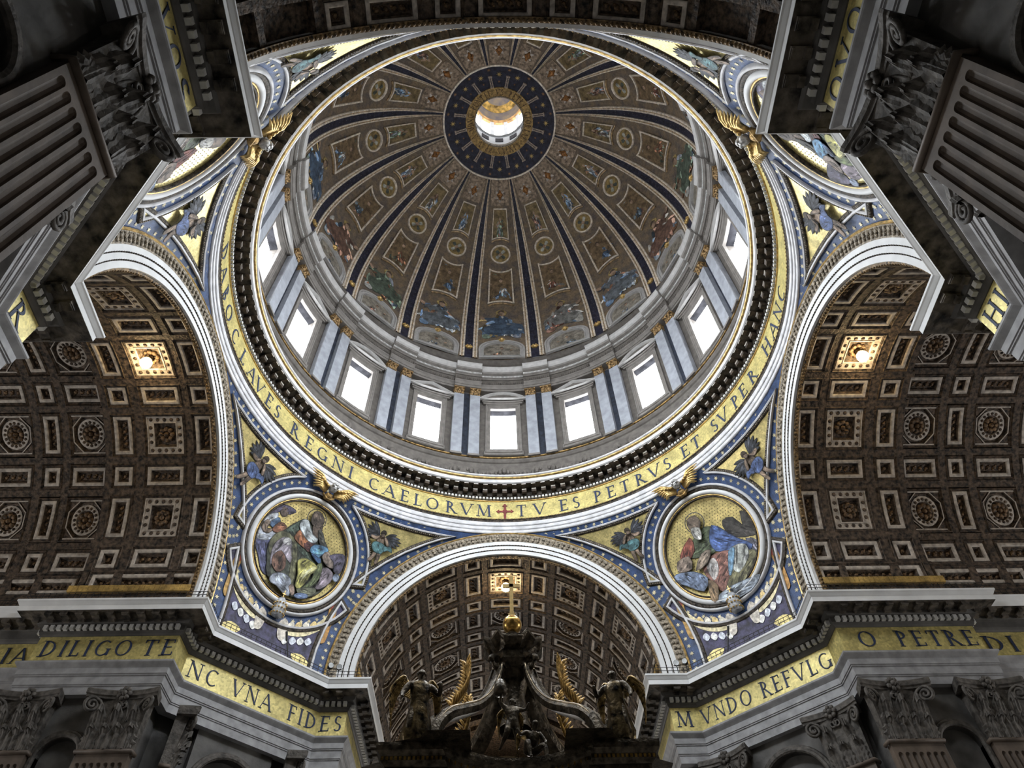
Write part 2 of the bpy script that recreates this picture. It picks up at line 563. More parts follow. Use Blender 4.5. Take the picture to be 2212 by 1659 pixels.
# ------------------------------------------------------------ great ring under the drum
def ring():
    t = thing('ring_cornice', 'great circular cornice with dark brackets at the foot of the windowed drum', 'cornice', (0, 0, 51.5))
    g = G(); g.revolve([(20.9, 53.55), (20.0, 53.56), (19.96, 53.48), (20.05, 53.40), (20.12, 53.36)], n=160); obj('gallery_lip', g, CORNICE, t, smooth=True)
    g = G(); g.revolve([(20.34, 53.40), (20.14, 53.38), (20.08, 53.29), (20.14, 53.2), (20.34, 53.17)], n=160); obj('gilt_bead', g, GILT, t, smooth=True)
    g = G(); g.revolve([(20.5, 53.16), (20.27, 53.14), (20.30, 52.78), (20.42, 52.70)], n=160); obj('corona', g, CORNICE, t)
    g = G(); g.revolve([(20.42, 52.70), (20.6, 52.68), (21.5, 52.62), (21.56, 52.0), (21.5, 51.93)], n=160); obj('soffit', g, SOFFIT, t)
    me = None
    for i in range(136):
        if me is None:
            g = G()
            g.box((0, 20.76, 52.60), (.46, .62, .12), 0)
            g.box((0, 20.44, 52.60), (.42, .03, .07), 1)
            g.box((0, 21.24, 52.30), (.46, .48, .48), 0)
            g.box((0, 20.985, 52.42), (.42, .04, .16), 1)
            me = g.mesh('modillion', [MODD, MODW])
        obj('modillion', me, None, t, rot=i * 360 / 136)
    g = G(); g.revolve([(21.62, 52.0), (21.42, 51.98), (21.40, 51.9), (21.55, 51.86), (21.66, 51.5)], n=160); obj('dentil_bed', g, BEAD, t)
    g = G()
    for i in range(390):
        a = rad(i * 360 / 390)
        R = Matrix.Rotation(-a, 3, 'Z')
        g.box(tuple(R @ Vector((0, 21.5, 51.70))), (.20, .2, .24), 0, R)
    obj('dentil_course', g, DENT, t, kind='stuff')
    g = G(); g.revolve([(21.7, 51.52), (21.58, 51.50), (21.58, 51.43), (21.7, 51.41)], n=160); obj('gilt_fillet', g, GILT, t)

    t = thing('inscription_frieze', 'gold mosaic frieze ring with tall blue Latin capitals and a red cross', 'frieze', (0, 0, 49.1))
    g = G(); g.revolve([(21.68, 51.45), (21.68, 49.12)], n=192); obj('gold_band', g, FRIEZEG, t)
    Rf = 21.66

    def onring(g):
        return g.map(lambda x, y, h: ((Rf - h) * sin(x / Rf), (Rf - h) * cos(x / Rf), 49.48 + y))
    LET = zip('DABOCLAVESREGNICAELORVMTVESPETRVSETSVPERHANC',
              (-106, -101.5, -96.6, -92.2, -86.5, -81.0, -76.5, -72.8, -68.6, -65.2, -58.6, -53.9, -49.7, -44.8, -41.0, -34.4, -30.1, -25.9, -22.3, -18.5, -13.6, -9.6, -5.1,
               4.6, 9.3, 15.6, 18.9, 24.8, 28.3, 32.1, 36.5, 40.5, 44.3, 49.9, 53.4, 59.7, 62.9, 67.8, 71.0, 75.4, 83.2, 87.8, 91.9, 96.2))
    for ch, az in LET:
        g, w = word(ch, 1.45)
        k = (az - .35) / 360 * 2 * pi * Rf
        g.V = [(x + k, y, h) for x, y, h in g.V]
        obj('letter', onring(g), LETTER, t)
    g = G()
    for P in ([(-.10, -.98), (.10, -.98), (.14, 0), (.10, .98), (-.10, .98), (-.14, 0)], [(-.62, -.10), (.62, -.10), (.62, .10), (-.62, .10)],
              [(.55, -.28), (.86, 0), (.55, .28), (.66, 0)], [(-.55, -.28), (-.55, .28), (-.86, 0)], [(-.26, .70), (0, 1.0), (.26, .70), (0, .62)],
              [(.16, -.22), (.30, 0), (.16, .22), (-.16, .22), (-.30, 0), (-.16, -.22)]):
        g.prism(P, 0, .035)
    g.V = [(x, y + .66, h) for x, y, h in g.V]
    obj('red_cross', onring(g), CROSSRED, t)

    t = thing('ring_architrave', 'grey banded ring moulding that crowns the four blue pendentives', 'moulding', (0, 0, 47.5))
    g = G(); g.revolve([(21.7, 49.14), (21.56, 49.10), (21.54, 49.0), (21.62, 48.92), (21.66, 48.8), (21.8, 48.76)], n=160); obj('dark_bead', g, BEAD, t)
    g = G()
    for i in range(420):
        a = rad(i * 360 / 420)
        g.ball((21.57 * sin(a), 21.57 * cos(a), 49.06), (.1, .1, .08), 5, 3)
    obj('pearl_string', g, GILTD, t, kind='stuff')
    z = 48.76
    for k, (r, dz) in enumerate(((21.66, .46), (21.75, .40), (21.83, .34))):
        g = G(); g.revolve([(r + .15, z), (r, z), (r, z - dz + .05), (r + .03, z - dz + .05), (r + .03, z - dz), (r + .2, z - dz)], n=160)
        obj('fascia_band', g, CORNICE, t)
        z -= dz + .02


ring()


# ------------------------------------------------------------ drum: wall, windows, paired pilasters, entablature
def az_slab(g, r0, r1, a0, a1, z0, z1, n=6, m=0):
    g.revolve([(r0, z0), (r1, z0), (r1, z1), (r0, z1)], a0, a1, n, m, closed=True)


def drum():
    wall = bpy.data.objects.new('wall_drum', None)
    wall.location = (0, 0, 53.5)
    C.objects.link(wall)
    wall['kind'] = 'structure'
    g = G()
    az_slab(g, 22.0, 23.6, -7.2, -4.15, 57.4, 69.4, 3); az_slab(g, 22.0, 23.6, 4.15, 7.2, 57.4, 69.4, 3)
    az_slab(g, 22.0, 23.6, -4.15, 4.15, 57.4, 59.35, 6); az_slab(g, 22.0, 23.6, -4.15, 4.15, 66.85, 69.4, 6)
    bay = g.mesh('window_bay', DRUMST)
    g = G(); az_slab(g, 21.85, 23.6, -4.05, 4.05, 57.4, 69.4, 6)
    pier = g.mesh('pier_panel', DRUMST)
    for i in range(16):
        obj('window_bay', bay, None, wall, rot=i * 22.5)
        obj('pier_panel', pier, None, wall, rot=i * 22.5 + 11.25)
    g = G(); g.revolve([(20.4, 53.5), (22.2, 53.5), (22.2, 54.3), (21.75, 54.3), (21.75, 57.0), (21.62, 57.1), (21.5, 57.3), (21.5, 57.5), (21.62, 57.55), (22.3, 57.6)], n=128); obj('pedestal', g, DRUMST, wall)
    g = G(); g.revolve([(21.6, 57.74), (21.42, 57.72), (21.42, 57.58), (21.6, 57.55)], n=128); obj('gilt_plinth_line', g, GILTD, wall)
    g = G()
    for i in range(16):
        for j in range(-9, 10):
            a = rad(i * 22.5 + j * 1.12)
            s = .5 if abs(j) in (0, 8) else .26 + .08 * ((j * 7 + i) % 3)
            g.ball((21.72 * sin(a), 21.72 * cos(a), 55.9 - .5 * (1 - (abs(abs(j) - 4.5) / 4.5) ** 2)), (s * .62, s * .62, s), 6, 4)
    obj('garland_relief', g, CARVE if False else DRUMST, wall, kind='stuff')

    # windows
    wn = []
    for i in range(16):
        tri = i % 2 == 1
        w = bpy.data.objects.new('window_%d' % (i + 1), None)
        C.objects.link(w)
        w['kind'] = 'structure'
        a = i * 22.5
        w.location = (22 * sin(rad(a)), 22 * cos(rad(a)), 60.6)
        R = 22.0
        if i < 2:
            def onw(u, v, h, R=R):
                return ((R - h) * sin(u / R), (R - h) * cos(u / R), v)
            fr = G(); fr.moulding(rect(-2.02, 58.95, 2.02, 67.2), [(0, 0), (0, .22), (.1, .26), (.14, .16), (.28, .14), (.32, .08), (.56, .05), (.56, -.3)], sub=.6); fr.map(onw)
            pa = G(); pa.span(-1.55, 1.55, 60.9, 66.85, -1.2, -1.25, 4); pa.map(onw)
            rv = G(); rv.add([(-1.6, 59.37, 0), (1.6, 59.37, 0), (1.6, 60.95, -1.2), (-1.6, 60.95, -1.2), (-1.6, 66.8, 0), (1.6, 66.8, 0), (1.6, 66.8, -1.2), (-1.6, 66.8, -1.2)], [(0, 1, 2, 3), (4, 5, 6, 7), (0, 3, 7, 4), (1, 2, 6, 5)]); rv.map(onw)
            si = G(); si.moulding(rect(-2.2, 58.35, 2.2, 59.0), [(0, -.1), (0, .16), (.06, .3), (.14, .3), (.2, .2)], fill=True, sub=.7); si.map(onw)
            li = G(); li.span(-2.3, 2.3, 67.15, 67.35, 0, .35, 6); li.span(-2.45, 2.45, 67.35, 67.55, 0, .5, 6)
            li.map(onw)
            pe = G()
            if tri:
                o = [(-2.75, 67.62), (2.75, 67.62), (2.75, 67.85), (0, 69.05), (-2.75, 67.85)]
                ins = [(-1.9, 67.84), (1.9, 67.84), (0, 68.66)]
            else:
                o = [(-2.75, 67.62), (2.75, 67.62), (2.75, 67.80)] + arc(0, 65.3, 3.72, 42.3, 137.7, 14)[1:-1] + [(-2.75, 67.80)]
                ins = [(-2.2, 67.84), (2.2, 67.84)] + arc(0, 65.3, 3.42, 48, 132, 12)
            ty = G(); ty.prism(o, 0, .40); ty.prism([(x * .97, y) for x, y in ins], .38, .42); ty.map(onw)
            pe.moulding(o, [(0, .42), (.0, .72), (.07, .74), (.16, .60), (.24, .42)])
            pe.map(onw)
            wn.append([x.mesh(nm, mm) for x, nm, mm in ((fr, 'frame', DCORN), (pa, 'pane', PANEM), (rv, 'reveal', REVEAL), (si, 'sill', DCORN), (li, 'lintel', DCORN), (pe, 'pediment', DFASC), (ty, 'tympanum', DRUMST))])
        for nm, me in zip(('frame', 'pane', 'reveal', 'sill', 'lintel', 'pediment', 'tympanum'), wn[i % 2]):
            o = obj(nm, me, None, w)
            o.rotation_euler.z = -rad(a)
    # paired pilasters
    protos = {}

    def pil(s):
        c = .5 * (s * .95 + s * 4.1)
        g = G(); az_slab(g, 21.3, 21.9, min(s * .98, s * 4.1), max(s * .98, s * 4.1), 57.95, 68.1, 4); sh = g
        b = G(); az_slab(b, 21.2, 21.9, min(s * .85, s * 4.25), max(s * .85, s * 4.25), 57.62, 57.8, 4); az_slab(b, 21.25, 21.9, min(s * .9, s * 4.2), max(s * .9, s * 4.2), 57.8, 57.95, 4)
        k = G()
        az_slab(k, 21.3, 21.9, min(s * 1.0, s * 4.08), max(s * 1.0, s * 4.08), 68.1, 69.0, 4)
        for row, (z, n, o) in enumerate(((68.25, 4, .1), (68.55, 3, .16), (68.85, 2, .24))):
            for j in range(n):
                a = rad(s * (1.2 + (2.7) * (j + .5) / n))
                k.ball(((21.3 - o * .6) * sin(a), (21.3 - o * .6) * cos(a), z), (.16, .16, .2), 6, 4)
        az_slab(k, 21.02, 21.9, min(s * .8, s * 4.3), max(s * .8, s * 4.3), 68.98, 69.12, 4)
        return sh, b, k
    names = {}
    root = None
    order = [i for i in range(16) if abs(((i * 22.5 + 11.25 + 180) % 360) - 180) < 125]
    cnt = {}
    ordn = ['first', 'second', 'third', 'fourth', 'fifth', 'sixth']
    for i in order:
        a = ((i * 22.5 + 11.25 + 180) % 360) - 180
        k = int((abs(a) - 11.25) / 22.5 + .01)
        lab = '%s marble pilaster pair to the %s of the middle drum window' % (ordn[k], 'right' if a > 0 else 'left')
        if root is None:
            root = thing('pilaster_pair', lab, 'pilaster', (0, 21.5, 57.6), 'paired pilasters of the drum')
            for s in (-1, 1):
                sh, b, kk = pil(s)
                o = obj('shaft', sh, MARBLE, root); obj('base', b, DCORN, root); obj('capital', kk, CAPG, root, smooth=False)
            g = G(); az_slab(g, 21.8, 21.9, -.9, .9, 57.7, 68.9, 2); obj('gap_shadow_panel', g, DARKM, root)  # dark strip paints the deep shadow in the gap between the shafts
            # the prototype stands at the azimuth of the first pair
            root.rotation_euler.z = -rad(a)
            root.location = Matrix.Rotation(-rad(a), 3, 'Z') @ Vector((0, 21.5, 57.6))
            pa = a
        else:
            dup(root, a - pa, lab)
    # drum entablature, breaking forward over every pair
    t = thing('drum_entablature', 'grey entablature breaking forward over each pilaster pair, below the dome mosaics', 'entablature', (0, 0, 69.2))
    def ent(d, a0, a1, n):
        out = []
        for nm, prof, m in (('architrave_section', [(22.4, 69.15), (21.35 - d, 69.15), (21.35 - d, 69.5), (21.28 - d, 69.5), (21.28 - d, 69.95), (21.15 - d, 70.05), (21.15 - d, 70.2), (22.4, 70.2)], DCORN),
                            ('frieze_section', [(22.4, 70.2), (21.36 - d, 70.2), (21.36 - d, 71.25), (22.4, 71.25)], DRUMST),
                            ('cornice_section', [(22.4, 71.25), (21.2 - d, 71.25), (21.2 - d, 71.42), (21.05 - d, 71.5), (21.05 - d, 71.85), (20.75 - d, 71.95), (20.66 - d, 72.1), (20.66 - d, 72.55), (20.55 - d, 72.7), (20.5 - d, 72.95), (20.6 - d, 73.0), (22.4, 73.05)], DCORN)):
            g = G(); g.revolve(prof, a0, a1, n, closed=True)
            if nm == 'frieze_section':
                kk = max(6, int((a1 - a0) * 1.6))
                for j in range(kk):
                    a = rad(a0 + (a1 - a0) * (j + .5) / kk)
                    g.ball(((21.36 - d) * sin(a), (21.36 - d) * cos(a), 70.72), (.16, .16, .26), 5, 4)
            out.append((nm, g.mesh(nm, m)))
            if nm == 'cornice_section':
                g = G(); g.revolve([(20.64 - d, 72.12), (20.62 - d, 72.5), (20.5 - d, 72.7), (20.45 - d, 72.95), (20.6 - d, 73.02), (20.8 - d, 72.9), (20.8 - d, 72.15)], a0, a1, n, closed=True)
                out.append(('cornice_fascia', g.mesh('cornice_fascia', DFASC)))
                g = G(); kk = int((a1 - a0) * 2.2)
                for j in range(kk):
                    a = a0 + (a1 - a0) * (j + .5) / kk
                    az_slab(g, 21.0 - d, 21.3 - d, a - .14, a + .14, 71.5, 71.78, 1)
                out.append(('dentil_course', g.mesh('dentil_course', DENT)))
        return out
    A, B = ent(0, -6.9, 6.9, 8), ent(.42, -4.35, 4.35, 6)
    for i in range(16):
        for nm, me in A:
            obj(nm, me, None, t, rot=i * 22.5, kind='stuff' if nm == 'dentil_course' else None)
        for nm, me in B:
            obj(nm, me, None, t, rot=i * 22.5 + 11.25, kind='stuff' if nm == 'dentil_course' else None)
    g = G(); g.revolve([(22.3, 73.05), (22.2, 73.1), (22.2, 75.6), (22.05, 75.7), (21.95, 76.0), (21.8, 76.2), (21.8, 76.45), (21.95, 76.55), (22.25, 76.6), (22.3, 77.2)], n=128)
    obj('attic', g, DRUMST, t)
    g = G()
    for i in range(16):
        for a in (i * 22.5 + 11.25,):
            az_slab(g, 21.85, 22.3, a - 3.3, a + 3.3, 73.1, 75.7, 4)
    obj('attic_pedestals', g, DRUMST, t, kind='stuff')
    ap = None
    for i in range(16):
        if ap is None:
            g = G(); g.moulding([(-5.6, 73.7), (5.6, 73.7), (5.6, 75.2), (-5.6, 75.2)], [(0, 0), (0, .1), (.25, .12), (.3, .03)], fill=True, mfill=1, sub=1.2)
            g.map(lambda u, v, h: ((22.2 - h) * sin(rad(u)), (22.2 - h) * cos(rad(u)), v))
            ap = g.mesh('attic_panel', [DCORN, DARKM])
        obj('attic_panel', ap, None, t, rot=i * 22.5)


drum()


# ------------------------------------------------------------ dome
DC, DZ, DR = -1.75, 80.2, 24.0


def DM(u, v, h):
    """azimuth, angle up the meridian (both degrees), height above the surface towards the inside"""
    if v >= 0:
        r, z = DC + (DR - h) * cos(rad(v)), DZ + (DR - h) * sin(rad(v))
    else:
        r, z = DC + DR - h, DZ + rad(v) * DR
    return (r * sin(rad(u)), r * cos(rad(u)), z)


def DS(u, v, h):
    return DM(1.45 * u, v, h)


def sheet(g, u0, u1, v0, v1, nu, nv, h=0.0, m=0, w=None):
    V, F = [], []
    for j in range(nv + 1):
        v = v0 + (v1 - v0) * j / nv
        k = w(v) if w else 1
        for i in range(nu + 1):
            V.append(((u0 + (u1 - u0) * i / nu) * k, v, h))
    for j in range(nv):
        for i in range(nu):
            a = j * (nu + 1) + i
            F.append((a, a + 1, a + nu + 2, a + nu + 1))
    g.add(V, F, m)


def blob(g, pts, h, c, k=3):
    _blob(g, pts, h, c, k)


def _blob(g, pts, h, c, k=3):
    P = smooth_poly(pts, k)
    n = len(P)
    g.add([(x, y, h - .03) for x, y in P] + [(x, y, h) for x, y in P], [(i, (i + 1) % n, n + (i + 1) % n, n + i) for i in range(n)], 0, c)
    g.fill(P, h, 0, c)


PAL = [((.30, .34, .38), (.10, .16, .26), (.24, .13, .08)), ((.42, .42, .40), (.22, .10, .07), (.08, .12, .17)),
       ((.16, .24, .36), (.36, .36, .35), (.20, .15, .07)), ((.34, .20, .15), (.12, .17, .22), (.40, .39, .36)), ((.20, .26, .20), (.33, .16, .10), (.30, .33, .40))]
SKIN = (.30, .21, .15)


def folds(g, P, h, c, rnd, dens=2.2):
    """lighter and darker brush-like folds laid over one colour field"""
    cx, cy = sum(x for x, _ in P) / len(P), sum(y for _, y in P) / len(P)
    far = max(P, key=lambda p: math.hypot(p[0] - cx, p[1] - cy))
    L = math.hypot(far[0] - cx, far[1] - cy)
    t = atan2(far[1] - cy, far[0] - cx)
    S = smooth_poly(P, 4)
    for k in range(int(5 + L * dens)):
        a = t + rnd.uniform(-.45, .45)
        o, q = rnd.uniform(-.75, .75) * L, rnd.uniform(-.6, .6) * L
        x0, y0 = cx + q * cos(t) - o * sin(t), cy + q * sin(t) + o * cos(t)
        l, w = rnd.uniform(.18, .48) * L, rnd.uniform(.04, .11) * L
        B = [(x0 + u * l * cos(a) - v * w * sin(a), y0 + u * l * sin(a) + v * w * cos(a)) for u, v in ((-1, 0), (-.4, 1), (.4, .9), (1, .2), (.4, -.7), (-.4, -.6))]
        if all(inside(S, x, y) for x, y in B):
            f = rnd.choice((.4, .55, 1.45, 1.9))
            blob(g, B, h + .006 + .001 * (k % 8), tuple(min(.85, z * f) for z in c), 3)


def strokes(g, sil, h, rnd, pal, n, top, s):
    """a robed shape made of many short brush-like patches running down from the shoulders"""
    S = smooth_poly(sil, 4)
    _blob(g, sil, h, tuple(x * .35 for x in pal[0]))
    xs, ys = [p[0] for p in S], [p[1] for p in S]
    k = 0
    while k < n:
        x, y = rnd.uniform(min(xs), max(xs)), rnd.uniform(min(ys), max(ys))
        if not inside(S, x, y):
            continue
        k += 1
        a = atan2(y - top[1], x - top[0]) + rnd.uniform(-.5, .5)
        l, w = rnd.uniform(.12, .30) * s, rnd.uniform(.035, .09) * s
        c = rnd.choice((pal[0], pal[0], pal[0], pal[1], pal[2]))
        f = rnd.choice((.25, .5, 1, 1, 1.6, 2.6))
        B = [(x + u * l * cos(a) - v * w * sin(a), y + u * l * sin(a) + v * w * cos(a)) for u, v in ((-1, -.2), (-.4, 1), (.4, .9), (1, .3), (.5, -.7), (-.4, -.8))]
        _blob(g, B, h + .02 + .0015 * (k % 24), tuple(min(.8, z * f) for z in c), 2)


def seated(g, cx, cy, s, pal, fl=1, h=.1, halo=True):
    """seated robed figure, about 2 s high"""
    a, b, c = pal
    rnd = random.Random(int(cx * 7 + cy * 3 + a[0] * 97))
    T = lambda pts: [(cx + fl * x * s, cy + y * s) for x, y in pts]
    if halo:
        _blob(g, T([(-.22, .78), (0, 1.0), (.22, .8), (0, .56)]), h, (.30, .23, .09))
    strokes(g, T([(-.6, -.9), (-.1, -.8), (.35, -.95), (.62, -.75), (.72, -.3), (.38, -.02), (.55, .2), (.78, .3), (.6, .42), (.3, .45), (.1, .6), (-.2, .5), (-.42, .1), (-.75, -.1), (-.8, -.5)]), h + .02, rnd, pal, 46, (cx, cy + .8 * s), s)
    strokes(g, T([(-.5, -.7), (-.05, -.85), (.1, -.35), (-.1, .0), (-.5, -.12), (-.68, -.4)]), h + .08, rnd, (b, b, a), 16, (cx, cy + .3 * s), s * .8)
    _blob(g, T([(.66, .22), (.86, .34), (.8, .44), (.64, .38)]), h + .14, SKIN)
    _blob(g, T([(-.12, .7), (0, .86), (.12, .72), (.07, .55), (-.07, .54)]), h + .14, SKIN)
    _blob(g, T([(-.13, .76), (0, .93), (.14, .76), (.02, .8)]), h + .16, (.08, .06, .045))


def standing(g, cx, cy, s, pal, fl=1, h=.05):
    a, b, c = pal
    rnd = random.Random(int(cy * 5 + a[1] * 131))
    T = lambda pts: [(cx + fl * x * s, cy + y * s) for x, y in pts]
    for sg in (-1, 1):
        strokes(g, T([(sg * .12, .3), (sg * .55, .72), (sg * .62, .1), (sg * .3, -.1)]), h, rnd, (c, a, c), 8, (cx, cy), s * .7)
    strokes(g, T([(-.3, -.95), (.0, -.85), (.34, -.95), (.28, -.3), (.34, 0), (.22, .45), (-.22, .45), (-.4, .1), (-.26, -.3)]), h + .06, rnd, pal, 34, (cx, cy + .8 * s), s)
    _blob(g, T([(-.11, .5), (0, .78), (.12, .62), (.06, .42)]), h + .12, SKIN)
    _blob(g, T([(.15, .35), (.46, .08), (.4, -.04), (.1, .15)]), h + .12, SKIN)


def dome():
    t = thing('dome', 'brown and gold mosaic dome with sixteen dark ribs around a bright oculus', 'dome', (0, 0, 77))
    g = G(); sheet(g, -10.2, 10.2, -8, 66.6, 7, 34); bg = g.map(lambda u, v, h: DM(u, v, h)).mesh('dome_sector', DOMEBG, True)
    # rib
    w = lambda v: 1 if v < 48 else 1 - .32 * (v - 48) / 18.6
    ribm = []
    g = G(); sheet(g, -1.5, 1.5, -7.6, 66.6, 2, 34, .10, 0, w); ribm.append(('rib', g.map(DM).mesh('rib', NAVY, True)))
    def strip(s, prof, nm, m):
        g = G(); V, F = [], []
        n, k = 36, len(prof)
        for j in range(n + 1):
            v = -7.6 + (66.6 + 7.6) * j / n
            for x, h in prof:
                V.append(DM(s * x * w(v), v, h))
        for j in range(n):
            for i in range(k - 1):
                a = j * k + i
                F.append((a, a + 1, a + k + 1, a + k))
        g.add(V, F)
        return (nm, g.mesh(nm, m))
    for s in (-1, 1):
        ribm.append(strip(s, [(1.40, .05), (1.40, .26), (1.7, .30), (2.0, .22)], 'inner_moulding', DOMEFR))
        ribm.append(strip(s, [(2.0, .20), (2.45, .16)], 'gilt_band', DOMEGILT))
        ribm.append(strip(s, [(2.42, .1), (2.42, .26), (2.7, .30), (2.98, .22), (3.0, -.05)], 'outer_moulding', DOMEFR))
    g = G()
    for j in range(40):
        v = -3 + j * 1.75
        for x in ((-.55, .5) if j % 2 else (0,)):
            P = []
            for q in range(8):
                rr = .17 if q % 2 == 0 else .06
                P.append((x * w(v) * 1.0 + rr * 1.25 * sin(q * pi / 4), v + rr * cos(q * pi / 4)))
            g.fill(P, .125)
    ribm.append(('rib_stars', g.map(DM).mesh('rib_stars', RSTAR)))
    g = G(); g.ball((0, 0, .15), (1.05, .72, .3), 10, 6)
    for q in range(6):
        g.ball((.95 * cos(q * pi / 3), .62 * sin(q * pi / 3), .2), (.42, .3, .25), 6, 4)
    g.V = [(x, y - 2.0, h) for x, y, h in g.V]; ribm.append(('rib_boss', g.map(DM).mesh('rib_boss', GILT, True)))
    for i in range(16):
        rot = i * 22.5 + 11.25
        r = obj('rib', ribm[0][1], None, t, rot=rot)
        for nm, me in ribm[1:]:
            obj(nm, me, None, r, kind='stuff' if nm == 'rib_stars' else None)
    # sector furniture
    def conc(c, r, a0, a1, n=10):
        return arc(0, c, r, a0, a1, n)
    up = [(3.35, 56.6), (-3.35, 56.6), (-3.35, 45.3)] + [(x, y) for x, y in conc(40.3, 5.95, 122, 58)] + [(3.35, 45.3)]
    lo = [(-3.6, 34.7)] + conc(40.3, 6.6, 237, 303) + [(3.6, 34.7), (3.6, 20.4)] + arc(0, 15.2, 6.3, 56, 124, 10) + [(-3.6, 20.4)]
    FR = [(-.55, 0), (-.55, .10), (-.35, .12), (-.3, .05), (0, .05), (.0, .20), (.2, .25), (.42, .20), (.44, .02)]
    shared = {}
    g = G(); g.moulding(up, FR[4:]); shared['upper_frame'] = g.map(DS).mesh('upper_frame', DOMEFR)
    g = G(); g.moulding(lo, FR[4:]); shared['lower_frame'] = g.map(DS).mesh('lower_frame', DOMEFR)
    g = G(); g.moulding(circle(0, 40.3, 3.5, 28), [(0, 0), (0, .22), (.22, .30), (.5, .24), (.62, .02)]); shared['roundel_frame'] = g.map(DS).mesh('roundel_frame', DOMEFR, True)
    for nm, c, r0, a0, a1 in (('upper_gilt_arc', 40.3, 5.25, 128, 52), ('lower_gilt_arc', 15.2, 5.35, 52, 128)):
        g = G(); V = []
        P, Q = arc(0, c, r0, a0, a1, 12), arc(0, c, r0 + .42, a0, a1, 12)
        n = len(P)
        g.add([(x, y, .04) for x, y in P] + [(x, y, .2) for x, y in P] + [(x, y, .2) for x, y in Q] + [(x, y, .04) for x, y in Q],
              [(k * n + i, k * n + i + 1, (k + 1) * n + i + 1, (k + 1) * n + i) for k in range(3) for i in range(n - 1)])
        shared[nm] = g.map(DS).mesh(nm, DOMEGILT)
    lun = [(5.35, -7.4), (5.5, -2.6)] + arc(0, -2.6, 5.5, 0, 180, 16, 5.4)[1:-1] + [(-5.5, -2.6), (-5.35, -7.4)]
    g = G(); g.moulding(lun, [(0, 0), (0, .32), (.2, .38), (.42, .34), (.5, .2), (1.0, .18), (1.0, .30), (1.2, .32), (1.3, .02)]); shared['lunette_frame'] = g.map(DS).mesh('lunette_frame', DFASC)
    g = G(); g.ball((0, 2.9, .3), (.75, .7, .35), 8, 6); g.ball((-.55, 2.7, .25), (.4, .5, .25), 6, 4); g.ball((.55, 2.7, .25), (.4, .5, .25), 6, 4); g.ball((0, 2.2, .3), (.35, .4, .28), 6, 4)
    shared['keystone_mask'] = g.map(DS).mesh('keystone_mask', GILT, True)
    g = G(); g.moulding([(-6.6, 57.6), (6.6, 57.6), (8.6, 66.2), (-8.6, 66.2)], [(0, .0), (0, .07)], fill=True, sub=1.5); shared['pale_field'] = g.map(DM).mesh('pale_field', DOMELT)
    # cherub boss: rosette head among wings
    g = G()
    for q in range(6):
        a = q * pi / 3 + pi / 6
        blob(g, [(1.0 * cos(a) + .5 * cos(a + 1.57), 61.2 + 1.25 * sin(a) + .5 * sin(a + 1.57)), (2.3 * cos(a), 61.2 + 2.6 * sin(a)), (1.0 * cos(a) - .5 * cos(a + 1.57), 61.2 + 1.25 * sin(a) - .5 * sin(a + 1.57))], .12, (.46, .42, .38))
    shared['cherub_wings'] = g.map(lambda u, v, h: DM(1.9 * u, v, h)).mesh('cherub_wings', DPAINT)
    g = G(); g.ball((0, 61.3, .22), (1.05, 1.3, .32), 10, 7); g.ball((0, 62.6, .2), (.45, .5, .3), 6, 4); g.ball((0, 60.0, .2), (.45, .5, .3), 6, 4)
    g.ball((-.95, 61.3, .16), (.4, .6, .2), 6, 4); g.ball((.95, 61.3, .16), (.4, .6, .2), 6, 4)
    shared['cherub_head'] = g.map(lambda u, v, h: DM(1.9 * u, v, h)).mesh('cherub_head', mat('cherub_gilt', (.42, .20, .07), .5, metal=.3, scale=4, amt=.4, bump=.4), True)
    pics = {}
    for v in range(5):
        rnd = random.Random(v)
        p, q = PAL[v], PAL[(v + 2) % 5]
        g = G(); g.fill(inset(up, .42), .03, 0, (.17, .125, .06)); standing(g, 0, 50.6, 3.9, q, 1 if v % 2 else -1, .06); blob(g, [(-2.4, 54.6), (-1, 56), (1.6, 55.4), (2.6, 54.4), (.6, 53.8)], .05, (.34, .26, .09)); pics['upper_picture', v] = g.map(DS).mesh('upper_picture', DPAINT)
        g = G(); g.fill(circle(0, 40.3, 2.95, 24), .03, 0, (.21, .15, .06))
        for k in range(4):
            a = k * pi / 2 + .78
            blob(g, [(.2 * cos(a + 1.2), 40.3 + .2 * sin(a + 1.2)), (1.9 * cos(a + .3), 40.3 + 1.9 * sin(a + .3)), (1.9 * cos(a - .3), 40.3 + 1.9 * sin(a - .3)), (.2 * cos(a - 1.2), 40.3 + .2 * sin(a - 1.2))], .07, (.06, .07, .06) if k % 2 else (.33, .34, .31))
        blob(g, circle(0, 40.3, .6, 6), .1, SKIN); pics['roundel_picture', v] = g.map(DS).mesh('roundel_picture', DPAINT)
        g = G(); g.fill(inset(lo, .42), .03, 0, (.15, .105, .06)); seated(g, 0, 27.2, 4.2, p, 1 if v % 2 else -1, .05, False)
        blob(g, [(-2.8, 32), (-1.6, 32.8), (-.6, 31.6), (-1.4, 29.5), (-2.6, 29)], .07, tuple(x * .7 for x in q[0])); blob(g, [(1.4, 25), (2.9, 24.5), (2.9, 21.6), (1, 21.7)], .05, tuple(x * .8 for x in q[1]))
        pics['lower_picture', v] = g.map(DS).mesh('lower_picture', DPAINT)
        g = G(); seated(g, 0, 11.4, 6.8 if v != 1 else 6.2, p, 1 if v % 2 else -1, .06)
        blob(g, [(-4.6, 6.2), (-2.8, 7.4), (-2.6, 4.6), (-4.4, 4)], .1, tuple(x * .9 for x in q[0])); blob(g, [(4.6, 7.4), (2.9, 8.4), (2.5, 5.2), (4.5, 4.2)], .1, tuple(x * .8 for x in q[2]))
        pics['seated_figure', v] = g.map(DS).mesh('seated_figure', DPAINT)
